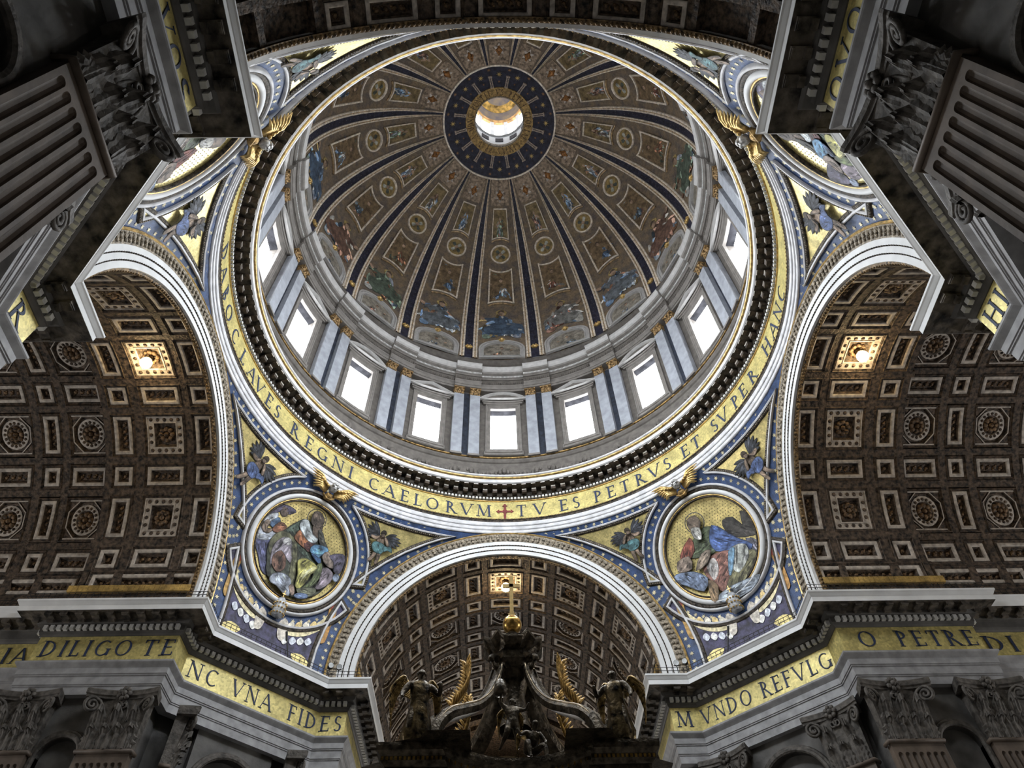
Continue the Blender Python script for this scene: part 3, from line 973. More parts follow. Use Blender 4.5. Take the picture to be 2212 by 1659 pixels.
        g = G(); g.fill(inset(lun, 1.28), .03, 0, (.20, .18, .15)); seated(g, 0, -3.6, 3.0, q, -1 if v % 2 else 1, .05, True)
        blob(g, [(-3.6, -6.8), (-1.8, -6.9), (-2.0, -4.6), (-3.4, -4.4)], .06, (.22, .27, .34)); blob(g, [(3.5, -6.8), (1.9, -6.9), (1.8, -4.4), (3.3, -4.2)], .06, (.20, .28, .36))
        pics['lunette_bust', v] = g.map(DS).mesh('lunette_bust', DPAINT)
    seq = [2, 1, 0, 3, 4, 1, 2, 0, 3, 4, 1, 0, 2, 3, 4, 0]
    for i in range(16):
        s = obj('dome_sector', bg, None, t, rot=i * 22.5)
        for nm, me in shared.items():
            obj(nm, me, None, s)
        for nm in ('upper_picture', 'roundel_picture', 'lower_picture', 'seated_figure', 'lunette_bust'):
            obj(nm, pics[nm, seq[i]], None, s)
    # blue star ring and inscription round the oculus
    g = G(); g.revolve([DM(0, 66.5 + 8.2 * j / 6, .12)[1:] for j in range(7)], n=96); ob = obj('blue_star_ring', g, NAVY, t, smooth=True)
    g = G(); g.revolve([DM(0, 66.3, .0)[1:], DM(0, 66.3, .3)[1:], DM(0, 66.8, .34)[1:], DM(0, 67.0, .12)[1:]], n=96); obj('ring_border', g, DOMEFR, t)
    g = G(); g.revolve([DM(0, 74.3, .1)[1:], DM(0, 74.3, .3)[1:], DM(0, 77.3, .3)[1:], DM(0, 77.5, .3)[1:]], n=96); ib = obj('gold_inscription_ring', g, mat('ring_gold', (.46, .30, .11), .55, metal=.1, scale=3, amt=.3, cell=10), t)
    g = G(); g.revolve([DM(0, 77.2, .3)[1:], DM(0, 77.2, .42)[1:], DM(0, 77.6, .42)[1:], DM(0, 77.9, -.6)[1:]], n=96); obj('oculus_rim', g, CARVE, t)
    st = None
    for k, (v, off, rr) in enumerate(((69.9, 0, 1.0), (68.1, 11.25, .62), (72.4, 0, .5))):
        g = G()
        P = []
        for q in range(16):
            d = rr if q % 2 == 0 else rr * .3
            P.append((d * 3.6 * sin(q * pi / 8), v + d * cos(q * pi / 8)))
        g.prism(P, .13, .17)
        me = g.map(DM).mesh('gilt_star', mat('star_%d' % k, ((.62, .45, .16), (.40, .22, .10), (.30, .16, .08))[k], .5, metal=.1))
        for i in range(16):
            obj('gilt_star', me, None, ob, rot=i * 22.5 + off)
    g = G()
    for s in (-1, 1):
        g.span(s * 1.1 - .7, s * 1.1 + .7, 70.5, 74.3, .12, .26)
    g.span(-2.4, 2.4, 70.1, 70.6, .12, .3); g.span(-2.2, 2.2, 73.9, 74.3, .12, .3)
    me = g.map(lambda u, v, h: DM(u * (1 + (v - 70) * .09), v, h)).mesh('candelabrum', mat('candelabrum', (.44, .36, .30), .5, scale=6, amt=.3))
    for i in range(16):
        obj('candelabrum', me, None, ob, rot=i * 22.5 + 11.25)
    g = G()
    x = 0.0
    txt = 'S.PETRI GLORIAE SIXTVS PP.V.A.MDXC PONTIF.V'
    n = len(txt)
    for j, ch in enumerate(txt):
        if ch == ' ':
            continue
        w2 = GLYPH[ch][0]
        g = G()
        for q in glyph(ch):
            P = [(174 - j * 360 / n - (p[0] - w2 / 2) * 8.5, 76.95 - p[1] * 2.1) for p in q]
            g.add([(a, b, .31) for a, b in P] + [(a, b, .34) for a, b in P], [(4, 5, 6, 7), (0, 1, 5, 4), (1, 2, 6, 5), (2, 3, 7, 6), (3, 0, 4, 7)])
        obj('letter', g.map(DM), mat('ring_letter', (.07, .035, .02), .6), ib)

    # lantern above the oculus
    t = thing('lantern', 'sunlit white lantern with a painted cupola seen through the oculus', 'lantern', (0, 0, 103.6))
    g = G(); g.revolve([(3.45, 103.3), (3.5, 104.2), (4.0, 104.6), (4.15, 107.4)], n=48); obj('lantern_base', g, WHITE, t)
    g = G(); g.revolve([(4.2, 107.4), (4.2, 110.0), (4.05, 110.05), (4.05, 110.3), (4.25, 110.4)], n=48); obj('lower_wall', g, WHITE, t)
    g = G(); g.revolve([(4.02, 109.95), (3.95, 110.0), (3.95, 110.2), (4.02, 110.25)], n=48); obj('dark_ledge', g, STONE, t)
    dk = pn = pl = None
    for i in range(12):
        if dk is None:
            g = G(); az_slab(g, 4.1, 4.19, -8, 8, 107.75, 109.25, 2); dk = g.mesh('dark_opening', DARKM)
            g = G(); az_slab(g, 4.3, 4.4, -11, 11, 110.6, 116.5, 3); pn = g.mesh('lantern_window', LANTM)
            g = G(); az_slab(g, 3.98, 4.5, -4, 4, 110.4, 116.8, 2); pl = g.mesh('lantern_pier', WHITE)
        obj('dark_opening', dk, None, t, rot=i * 30 + 0)
        obj('lantern_window', pn, None, t, rot=i * 30)
        obj('lantern_pier', pl, None, t, rot=i * 30 + 15)
    g = G(); g.revolve([(4.6, 116.5), (3.95, 116.6), (3.9, 117.0), (3.8, 117.3), (4.2, 117.5)], n=48); obj('gilt_cornice', g, mat('lantern_gilt', (.7, .42, .18), .5), t)
    g = G(); g.revolve([(4.2, 117.4)] + [(4.15 * cos(rad(a)), 117.5 + 4.4 * sin(rad(a))) for a in range(0, 91, 9)], n=40)
    obj('cupola', g, mat('cupola_painting', (.40, .32, .22), .6, scale=.9, amt=.4, col2=(.20, .19, .22), bump=.1), t, smooth=True)
    g = G(); g.revolve([(4.1 * cos(rad(a)), 117.45 + 4.35 * sin(rad(a))) for a in (34, 40, 46, 52)], n=40); obj('gilt_cloud_band', g, mat('cupola_gold', (.65, .42, .12), .5, scale=1.4, amt=.4), t, smooth=True)


dome()

# ------------------------------------------------------------ shell of the church: floor, piers, end walls
def structure(name, g, m):
    o = obj(name, g, m)
    o['kind'] = 'structure'
    return o


g = G(); g.box((0, 0, -.25), (130, 130, .5)); structure('floor', g, FLOORM)
QUAD = {'front_right': 0, 'back_right': 90, 'back_left': 180, 'front_left': -90}
for nm, a in QUAD.items():
    g = G()
    W = [(62, 12.95), (22.7, 12.95), (22.7, 14.9), (14.9, 22.7), (12.95, 22.7), (12.95, 62)]
    n = len(W)
    g.add([(x, y, 0) for x, y in W] + [(x, y, 33.2) for x, y in W], [(i, i + 1, n + i + 1, n + i) for i in range(n - 1)])
    g.add([(x, y, 33.2) for x, y in W] + [(62, 62, 33.2)], [(0, 1, 2, 6), (2, 3, 6), (3, 4, 5, 6)])
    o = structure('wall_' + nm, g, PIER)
    o.rotation_euler.z = -rad(a)
for nm, a in (('front', 0), ('right', 90), ('back', 180), ('left', -90)):
    g = G(); g.box((0, 62.3, 24), (27, .6, 48))
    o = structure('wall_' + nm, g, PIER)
    o.rotation_euler.z = -rad(a)

# unseen glowing windows and lights added to the end walls to brighten the vaults
ENDP = mat('added_end_pane', (.95, .96, 1.0), .5, emit=3.0)
for k, a in enumerate((0, 90, -90)):
    w = bpy.data.objects.new('window_%d' % (17 + k), None)
    C.objects.link(w)
    w['kind'] = 'structure'
    R = Matrix.Rotation(-rad(a), 3, 'Z')
    w.location = R @ Vector((0, 61.9, 20))
    w.rotation_euler.z = -rad(a)
    g = G(); g.box((0, -.02, 0), (7, .04, 13)); obj('pane', g, ENDP, None).parent = w
    g = G(); g.moulding(rect(-4.2, -7.2, 4.2, 7.2), [(0, 0), (0, .3), (.3, .4), (.6, .2), (.7, .04)]); g.map(lambda x, y, h: (x, -h, y)); obj('frame', g, CORNICE, None).parent = w
    ld = bpy.data.lights.new('added_end_light', 'AREA')
    ld.shape = 'RECTANGLE'
    ld.size, ld.size_y = 7, 13
    ld.energy = ENDW
    ld.color = (1.0, .95, .88)
    lo = bpy.data.objects.new('added_end_light', ld)
    C.objects.link(lo)
    lo.location = R @ Vector((0, 61.7, 20))
    lo.rotation_euler = (rad(90), 0, pi - rad(a))

# ------------------------------------------------------------ pendentives: one sphere, four blue mosaic triangles
PZ, PR, ME = 33.1, 26.3, 19.6


def PM(u, v, h):
    r = PR - h
    return (r * cos(rad(v)) * sin(rad(u)), r * cos(rad(v)) * cos(rad(u)), PZ + r * sin(rad(v)))


_c0 = Vector(PM(45, ME, 0)) - Vector((0, 0, PZ))
_c0.normalize()
_east = Vector((cos(rad(45)), -sin(rad(45)), 0))
_north = _east.cross(_c0) if _east.cross(_c0).z > 0 else _c0.cross(_east)


def PE(u, v, h):
    """degrees east / north of the medallion centre on the pendentive at azimuth 45"""
    q = math.hypot(u, v)
    k = sin(rad(q)) / q if q > 1e-6 else rad(1)
    d = _c0 * cos(rad(q)) + (_east * u + _north * v) * k
    d = d * (PR - h)
    return (d.x, d.y, d.z + PZ)


def ae2uv(a, e):
    """(azimuth relative to the medallion, elevation) -> local degrees"""
    d = Vector((cos(rad(e)) * sin(rad(45 + a)), cos(rad(e)) * cos(rad(45 + a)), sin(rad(e))))
    q = deg(math.acos(max(-1, min(1, d.dot(_c0)))))
    x, y = d.dot(_east), d.dot(_north)
    k = q / (math.hypot(x, y) or 1)
    return (x * k, y * k)


def archline(R, e, side):
    """relative azimuth on the sphere where the circle of radius R about the arch centre has elevation e"""
    z = PR * sin(rad(e))
    y = sqrt(max(0, R * R - z * z))
    x = sqrt(PR * PR - R * R)
    return side * (45 - deg(atan2(y, x)))


def pend_poly(k):
    if k == 'upper':     # right-hand spandrel; the other one is its mirror image
        P = [ae2uv(archline(14.75 + .75 * (32.3 - e) / 14, e, 1), e) for e in (18.4, 21, 24, 27, 29.5, 31, 32.2)]
        P += [ae2uv(a, 32.25) for a in (30, 25, 20, 15, 10, 6.4)]
        q0 = deg(atan2(P[-1][1], P[-1][0])); q1 = deg(atan2(P[0][1], P[0][0]))
        P += arc(0, 0, 13.6, q0 - 2, q1 + 1.5, 14)
        return P
    if k == 'crest':
        P = [ae2uv(archline(15.4, e, 1), e) for e in (-2.5, 0, 4, 8, 11, 13.6)]
        q = deg(atan2(P[-1][1], P[-1][0]))
        P += arc(0, 0, 13.7, q - 1, -180 - q + 1, 22)
        P += [(-x, y) for x, y in reversed(P[:6])]
        return P


def starp(x, y, r, n=6, k=.42):
    return [(x + (r if i % 2 == 0 else r * k) * sin(i * pi / n), y + (r if i % 2 == 0 else r * k) * cos(i * pi / n)) for i in range(2 * n)]


UP, CR = pend_poly('upper'), pend_poly('crest')
PENDN = {45: 'between the arch over the bronze canopy and the right transept vault', -45: 'between the arch over the bronze canopy and the left transept vault',
         135: 'half hidden behind the near right pier', -135: 'half hidden behind the near left pier'}


def pendentives():
    t = thing('pendentive', 'x', 'pendentive', (17, 17, 33.1), 'pendentives under the dome')
    g = G()
    V, F = [], []
    NE, NA = 22, 20
    for j in range(NE + 1):
        e = -3 + (33.4 + 3) * j / NE
        lim = abs(archline(14.35, e, 1)) if e > 0 else 45 - 33.3
        z = PR * sin(rad(e))
        lim = 45 - deg(atan2(sqrt(max(0, 14.35 ** 2 - z * z)), 22.03))
        for i in range(NA + 1):
            V.append(PM(45 - lim + 2 * lim * i / NA, e, 0))
    for j in range(NE):
        for i in range(NA):
            a = j * (NA + 1) + i
            F.append((a, a + 1, a + NA + 2, a + NA + 1))
    g.add(V, F)
    obj('blue_ground', g, BLUEMOS, t, smooth=True)
    g = G()
    spots = [(12.72 * cos(rad(a)), 12.72 * sin(rad(a))) for a in range(0, 360, 7)]
    for s in (1, -1):
        for e in [x * 1.45 for x in range(0, 22)]:
            spots.append(ae2uv(archline(14.85 - .25 * e / 30, e, s), e + .3))
        spots += [ae2uv(s * a, 32.75) for a in range(7, 38, 2)]
        spots += [ae2uv(s * 13.2, e) for e in (15.2, 16.8)]
        spots += [ae2uv(s * 14.4, e) for e in (14.6, 16.4)]
    UPm = [(-x, y) for x, y in UP]
    for x, y in spots:
        if not (inside(UP, x, y) or inside(UPm, x, y) or inside(CR, x, y)):
            g.fill(starp(x, y, .44), .035)
    obj('blue_ground_stars', g.map(PE), STAR, t, kind='stuff')
    t['label'] = 'starry blue mosaic pendentive ' + PENDN[45]
    for a in (-45, 135, -135):
        dup(t, a - 45, 'starry blue mosaic pendentive ' + PENDN[a])


pendentives()


# ------------------------------------------------------------ crossing arches
def arch_band(g, prof, n=48, m=0, foot=31.5):
    """closed profile (radius, y) carried up one leg, round the arch and down the other"""
    k = len(prof)
    V, F = [], []
    st = [('l', 0)] + [('a', i) for i in range(n + 1)] + [('r', 0)]
    for kind, i in st:
        for r, y in prof:
            if kind == 'l':
                V.append((r, y, foot))
            elif kind == 'r':
                V.append((-r, y, foot))
            else:
                a = pi * i / n
                V.append((r * cos(a), y, PZ + r * sin(a)))
    for i in range(len(st) - 1):
        for j in range(k):
            j2 = (j + 1) % k
            F.append((i * k + j, i * k + j2, (i + 1) * k + j2, (i + 1) * k + j))
    g.add(V, F, m)


ARCHN = {0: 'white banded arch above the bronze canopy with the glowing lamp behind', -90: 'white banded arch opening to the left transept vault',
         90: 'white banded arch opening to the right transept vault', 180: 'near arch of the nave crossing at the upper edge'}


def arches():
    t = thing('crossing_arch', ARCHN[0], 'arch', (0, 22, 31.7), 'four arches of the crossing')
    for nm, r0, r1, y in (('inner_fascia', 12.15, 12.58, 22.06), ('middle_fascia', 12.64, 13.04, 22.0), ('outer_fascia', 13.10, 13.5, 21.94)):
        g = G(); arch_band(g, [(r0, y), (r1, y), (r1, 22.6), (r0, 22.6)], m=0); obj(nm, g, WHITE, t)
    for r, y in ((12.61, 22.03), (13.07, 21.97)):
        g = G(); arch_band(g, [(r - .055, y + .02), (r + .055, y + .02), (r + .055, 22.5), (r - .055, 22.5)])
        for i in range(150):
            a = pi * (i + .5) / 150
            g.ball((r * cos(a), y, PZ + r * sin(a)), (.06, .07, .06), 5, 3)
        obj('bead_string', g, BEAD, t, kind='stuff')
    g = G(); arch_band(g, [(13.5, 21.92), (14.28, 21.8), (14.28, 22.5), (13.5, 22.5)]); o = obj('carved_band', g, CARVE, t)
    g = G()
    n = 92
    for i in range(n):
        a = pi * (i + .5) / n
        for r, sz in ((13.72, .15), (14.02, .2)):
            g.ball((r * cos(a), 21.86 - (r - 13.5) * .15, PZ + r * sin(a)), (sz, .10, sz), 6, 4)
    for s in (-1, 1):
        for j in range(3):
            g.ball((s * 13.9, 21.84, 32.9 - j * .5), (.2, .1, .2), 6, 4)
    obj('leaf_relief', g, CARVE, o, kind='stuff')
    g = G(); arch_band(g, [(14.28, 21.86), (14.36, 21.76), (14.48, 21.8), (14.48, 22.4), (14.28, 22.4)]); obj('gilt_edge', g, GILT, t)
    g = G(); arch_band(g, [(12.02, 22.3), (12.3, 22.25), (12.3, 22.6), (12.02, 22.6)])
    for i in range(130):
        a = pi * (i + .5) / 130
        g.ball((12.02 * cos(a), 22.42, PZ + 12.02 * sin(a)), (.1, .13, .1), 6, 4)
    obj('egg_moulding', g, EGG, t, kind='stuff')
    for a in (-90, 90, 180):
        dup(t, a, ARCHN[a])


arches()


# ------------------------------------------------------------ coffered barrel vaults
COF = {}


def VM(R):
    return lambda u, w, h: ((R - h) * sin(w / R), u, (R - h) * cos(w / R))


def coffer_mesh(kind, w, l, R):
    k = (kind, w, l, R)
    if k in COF:
        return COF[k]
    o = rect(-w / 2, -l / 2, w / 2, l / 2)
    b = inset(o, -.24)
    out = []
    g = G()
    g.moulding(b, [(0, -.3), (0, .0), (.05, .05), (.10, -.04), (.16, -.02), (.24, -.12)], sub=.8)
    inn = inset(o, .30 if kind != 'square' else .55)
    if kind == 'octagon':
        s = w / 2
        inn = [(s * .42, s), (s, s * .42), (s, -s * .42), (s * .42, -s), (-s * .42, -s), (-s, -s * .42), (-s, s * .42), (-s * .42, s)]
        inn = [(x * .96, y * l / w * .96) for x, y in inn]
        g.moulding(inn, [(0, -.12), (.08, -.10), (.12, -.26), (.3, -.28), (.34, -.36)], fill=True, mfill=1)
        s2 = inset(o, .0)
        for sx in (-1, 1):
            for sy in (-1, 1):
                c = (sx * w / 2, sy * l / 2)
                g.add([(c[0], c[1], -.13), (c[0] - sx * w * .27, c[1], -.13), (c[0], c[1] - sy * l * .27, -.13)], [(0, 1, 2)], 1)
    else:
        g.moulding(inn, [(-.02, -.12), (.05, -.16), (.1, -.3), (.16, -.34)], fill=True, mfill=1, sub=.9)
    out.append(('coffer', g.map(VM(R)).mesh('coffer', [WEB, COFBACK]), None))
    g = G()
    if kind == 'octagon':
        for sy in (-1, 1):
            g.span(-w / 2, w / 2, sy * (l / 2 - .06), sy * (l / 2 + .06), -.2, -.07)
        g.moulding([(x * 1.0, y * 1.0) for x, y in inn], [(-.05, -.12), (-.05, -.06), (.02, -.06), (.02, -.12)])
        g.moulding(circle(0, 0, w * .40, 20, l * .40), [(0, -.36), (0, -.22), (.10, -.2), (.36, -.2), (.42, -.36)])
    elif kind == 'square':
        g.moulding(o, [(0, -.12), (0, -.05), (.08, -.05), (.08, -.09), (.46, -.09), (.46, -.05), (.54, -.05), (.54, -.14)], sub=.9)
    else:
        g.moulding(o, [(0, -.12), (0, -.04), (.06, -.02), (.20, -.02), (.27, -.06), (.27, -.16)], sub=.9)
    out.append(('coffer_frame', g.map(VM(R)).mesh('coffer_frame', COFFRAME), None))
    g = G()
    if kind in ('square', 'octagon'):
        for q in range(8):
            a = q * pi / 4
            g.ball((.42 * cos(a), .42 * sin(a), -.3), (.24, .24, .16), 6, 4)
        g.ball((0, 0, -.24), (.2, .2, .22), 8, 5)
        out.append(('rosette', g.map(VM(R)).mesh('rosette', RELIEF, True), None))
        g = G()
        if kind == 'square':
            for i in range(-2, 3):
                for s in (-1, 1):
                    g.ball((i * .52, s * (l / 2 - .27), -.08), (.15, .15, .07), 8, 4)
                    if abs(i) < 2:
                        g.ball((s * (w / 2 - .27), i * .56, -.08), (.15, .15, .07), 8, 4)
        else:
            for q in range(16):
                a = q * pi / 8
                g.ball((w * .31 * cos(a), l * .31 * sin(a), -.19), (.12, .12, .07), 8, 4)
        out.append(('bead_course', g.map(VM(R)).mesh('bead_course', COFBACK, True), 'stuff'))
    else:
        n = max(1, int(max(w, l) / .5) - 1)
        for j in range(n):
            q = (j - (n - 1) / 2) * .5
            x, y = (q, 0) if w > l else (0, q)
            g.ball((x, y, -.32), (.17, .17, .1), 6, 4)
            g.ball((x + .12, y + .14, -.33), (.1, .1, .08), 5, 3)
            g.ball((x - .12, y - .14, -.33), (.1, .1, .08), 5, 3)
        out.append(('scroll_relief', g.map(VM(R)).mesh('scroll_relief', RELIEF, True), 'stuff'))
    COF[k] = out
    return out


D1 = 12.15 * pi / 180
ROWS = [(0, 'S'), (14.8, 'W'), (29.6, 'S'), (44.4, 'W'), (59.2, 'S'), (74, 'W')]
COLS = [(23.18, 'T', 0), (26.2, 'Q', 0), (29.4, 'T', 0)] + [(32.3 + 5.85 * i, 'O', 1) for i in range(4)] + [(35.2 + 5.85 * i, 'N', 1) for i in range(4)]


def vault(az, label, far, rows, cols, lamp=None):
    t = thing('barrel_vault', label, 'vault', (0, 22.5, 33.1), 'coffered barrel vaults')
    R0, R1 = 12.15, 12.7
    for nm, R, u0, u1 in (('vault_shell', R0 + .5, 22.5, 31.1), ('vault_shell', R1 + .5, 31.1, 62)):
        g = G(); V, F = [], []
        n = 40
        for i in range(n + 1):
            a = -pi / 2 + pi * i / n
            for u in (u0, u1):
                V.append((R * sin(a), u, 33.1 + R * cos(a)))
        for i in range(n):
            F.append((2 * i, 2 * i + 1, 2 * i + 3, 2 * i + 2))
        V += [(R, u0, 31.2), (R, u1, 31.2), (-R, u0, 31.2), (-R, u1, 31.2)]
        F += [(2 * n, 2 * n + 1, 2 * n + 3, 2 * n + 2), (0, 1, 2 * n + 5, 2 * n + 4)]
        g.add(V, F)
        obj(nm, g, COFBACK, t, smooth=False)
    # ribs of the web between the coffers
    lim = []
    for s in (-1, 1):
        for c, k in ROWS:
            if s * c not in [x[0] for x in lim]:
                lim.append((s * c, 6.9 if k == 'S' else 3.3))
        lim.append((s * 82.6, 2.75))
    lim.sort()
    gaps = []
    for (c0, h0), (c1, h1) in zip(lim, lim[1:]):
        gaps.append((c0 + h0 + 1.13, c1 - h1 - 1.13))
    gaps += [(-92, lim[0][0] - lim[0][1] - 1.1), (lim[-1][0] + lim[-1][1] + 1.1, 92)]
    for R, u0, u1 in ((R0, 22.5, 31.0), (R1, 31.0, far)):
        for a, b in gaps:
            g = G(); k = 3 if b - a > 0 else 0
            a2, b2 = a * D1, b * D1
            V, F = [], []
            vm = VM(R)
            for i in range(4):
                w = (a2 + (b2 - a2) * i / 3) * R / 12.15
                V += [vm(u0, w, 0), vm(u1, w, 0), vm(u0, w, -.5), vm(u1, w, -.5)]
            for i in range(3):
                F.append((4 * i, 4 * i + 1, 4 * i + 5, 4 * i + 4))
            F += [(0, 1, 3, 2), (12, 13, 15, 14)]
            g.add([(x, y, z + 33.1) for x, y, z in V], F)
            obj('web_rib', g, WEB, t)
    cs = sorted(COLS)
    half = {'T': .675, 'Q': 1.375, 'O': 1.3, 'N': .575}
    edges = []
    prev = 22.4
    for c, k, b in cs:
        edges.append((prev, c - half[k] - .24)); prev = c + half[k] + .24
    edges.append((prev, prev + .5))
    for u0, u1 in edges:
        if u0 > far:
            break
        R = R0 if u0 < 30.6 else R1
        if u0 < 30.9 < u1:
            u1 = 31.0
        g = G(); n = 44
        V, F = [], []
        vm = VM(R)
        for i in range(n + 1):
            w = (-92 + 184 * i / n) * D1 * R / 12.15
            V += [vm(u0, w, -.012), vm(u1, w, -.012), vm(u0, w, -.5), vm(u1, w, -.5)]
        for i in range(n):
            a = 4 * i
            F += [(a, a + 1, a + 5, a + 4), (a, a + 2, a + 6, a + 4), (a + 1, a + 3, a + 7, a + 5)]
        g.add([(x, y, z + 33.1) for x, y, z in V], F)
        obj('cross_rib', g, WEB, t)
    for ci, (c, k, b) in enumerate(cs):
        if ci >= cols:
            break
        R = R1 if b else R0
        for th, rk in [(s * a, q) for a, q in ROWS for s in ((1, -1) if a else (1,))]:
            if not (rows[0] <= th <= rows[1]):
                continue
            w = {'T': 1.35, 'Q': 2.75, 'O': 2.6, 'N': 1.15}[k]
            l = 2.92 if rk == 'S' else 1.40
            kind = {'TS': 'tall', 'TW': 'small', 'QS': 'square', 'QW': 'wide', 'OS': 'octagon', 'OW': 'wide', 'NS': 'tall', 'NW': 'small'}[k + rk]
            put_coffer(t, kind, w, l, R, c, th)
    for th in (82.6, -82.6):
        if rows[0] <= th <= rows[1]:
            put_coffer(t, 'strip', 7.4, 1.17, R0, 26.3, th)
            for j in range(2):
                if cols > 4:
                    put_coffer(t, 'strip', 6.5, 1.17, R1, 34.6 + j * 8, th)
    for s in (-1, 1):
        g = G()
        for k in range(24):
            u = 22.7 + k * .36
            g.box((s * 12.02, u, 33.95 if k % 2 else 33.94), (.3, .34, .5))
        obj('ochre_plinth', g, TEXTGD, t, kind='stuff')
    t.location = Matrix.Rotation(-rad(az), 3, 'Z') @ Vector((0, 22.5, 33.1))
    t.rotation_euler.z = -rad(az)
    return t


def put_coffer(t, kind, w, l, R, c, th):
    par = None
    for nm, me, kd in coffer_mesh(kind, w, l, R):
        if par is None:
            par = obj(nm, me, None, t, kind=kd)
            par.location = (0, c, 33.1)
            par.rotation_euler.y = rad(th)
        else:
            obj(nm, me, None, par, kind=kd)


vault(0, 'dark gilded coffered vault behind the bronze canopy', 56, (-84, 84), 9)
vault(-90, 'dark coffered vault of the left transept with a bright lamp at its crown', 50, (-46, 84), 9)
vault(90, 'dark coffered vault of the right transept with a bright lamp at its crown', 50, (-84, 46), 9)
vault(180, 'dark coffered nave vault along the upper edge of the view', 62, (-46, 46), 3)

# ------------------------------------------------------------ entablatures of the four crossing piers
EPATH = [(62, 12.9), (31.2, 12.9), (31.2, 12.15), (22, 12.15), (22, 14.25), (14.25, 22), (12.15, 22), (12.15, 31.2), (12.9, 31.2), (12.9, 62)]
PIERN = {0: ('front_right', 'far right pier, gold frieze reading MVNDO REFVLG'), -90: ('front_left', 'far left pier, gold frieze reading NC VNA FIDES'),
         90: ('back_right', 'near right pier, framing the top right corner'), 180: ('back_left', 'near left pier, framing the top left corner')}


def along(path, step, margin=.25):
    """points with direction and inward normal at even steps on every leg of a plan polyline"""
    out = []
    for a, b in zip(path, path[1:]):
        a, b = Vector(a), Vector(b)
        L = (b - a).length
        d = (b - a).normalized()
        n = Vector((-d.y, d.x))
        k = int((L - 2 * margin) / step)
        if k < 1:
            continue
        for i in range(k + 1):
            q = a + d * (L / 2 + (i - k / 2) * step)
            if max(abs(q.x), abs(q.y)) < 47:
                out.append((q, d, n))
    return out


def place(me, nm, q, d, n, off, z, par, kind=None):
    o = obj(nm, me, None, par, kind=kind)
    M = Matrix(((d.x, n.x, 0, q.x + n.x * off), (d.y, n.y, 0, q.y + n.y * off), (0, 0, 1, z), (0, 0, 0, 1)))
    o.matrix_basis = M
    return o


def entablature():
    t = thing('entablature', 'stone entablature on the ' + PIERN[0][1], 'entablature', (18, 18, 26.1), 'entablatures of the crossing piers')
    a = G(); a.sweep(EPATH, [(-.6, 26.1), (.0, 26.1), (.0, 26.62), (.05, 26.64), (.05, 26.72), (.10, 26.74), (.10, 27.28), (.16, 27.3), (.16, 27.38), (.21, 27.4), (.21, 27.78), (.26, 27.84), (.42, 28.02), (.46, 28.08), (.46, 28.2), (.3, 28.26), (-.6, 28.28)])
    obj('architrave', a, ENTST, t)
    a = G(); a.sweep(EPATH, [(-.6, 28.26), (.02, 28.26), (.02, 30.22), (-.6, 30.22)]); fr = obj('gold_frieze', a, FRIEZEG, t)
    a = G(); a.sweep(EPATH, [(-.6, 30.2), (.08, 30.2), (.16, 30.3), (.20, 30.44), (.24, 30.46), (.24, 30.86), (.5, 30.9), (.56, 31.02), (.6, 31.14), (-.6, 31.14)]); obj('bed_moulding', a, PIER, t)
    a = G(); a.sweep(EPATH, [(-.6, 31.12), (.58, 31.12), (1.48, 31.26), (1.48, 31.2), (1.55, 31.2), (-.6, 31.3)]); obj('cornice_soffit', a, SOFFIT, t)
    a = G(); a.sweep(EPATH, [(1.3, 31.3), (1.5, 31.21), (1.56, 31.21), (1.56, 31.56), (1.6, 31.6), (1.72, 31.78), (1.78, 31.84), (1.78, 31.97), (1.5, 32.02), (-.6, 32.1)]); obj('cornice', a, WHITE, t)
    d = G(); d.box((0, 0, 0), (.26, .26, .32)); dm = d.mesh('dentil', DENT)
    for q, dd, n in along(EPATH[1:-1], .44, .12):
        place(dm, 'dentil', q, dd, n, .36, 30.66, t)
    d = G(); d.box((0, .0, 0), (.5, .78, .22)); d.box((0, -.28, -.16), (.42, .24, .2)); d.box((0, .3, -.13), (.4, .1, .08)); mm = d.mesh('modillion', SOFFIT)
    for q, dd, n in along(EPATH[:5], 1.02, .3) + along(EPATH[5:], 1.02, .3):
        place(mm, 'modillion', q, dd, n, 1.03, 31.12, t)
    d = G(); d.moulding(rect(-.36, -.36, .36, .36), [(0, 0), (.06, -.06), (.1, .05)], fill=True); d.ball((0, 0, -.02), (.2, .2, .1), 8, 4)
    return t


ENT = {0: entablature()}
for a in (-90, 90, 180):
    ENT[a] = dup(ENT[0], a, 'stone entablature on the ' + PIERN[a][1])


def letters(t, txt, s0, s1, org, xd, nd, base=28.75, ht=1.14, m=LETTER):
    """one word, letter by letter, between two stations of a wall line: org + xd * s, facing nd"""
    W = [GLYPH[ch][0] for ch in txt]
    w = sum(W) * ht + .22 * ht * (len(txt) - 1)
    k = (s1 - s0) / w
    o, x, n = Vector((*org, 0)), Vector((*xd, 0)), Vector((*nd, 0))
    pos = s0
    for ch, cw in zip(txt, W):
        g = word(ch, ht)[0]
        mid = pos + cw * ht * k / 2
        pos += (cw + .22) * ht * k
        g.V = [tuple(o + x * (mid + a * k) + n * (.03 + h) + Vector((0, 0, base + b))) for a, b, h in g.V]
        obj('letter', g, m, t)


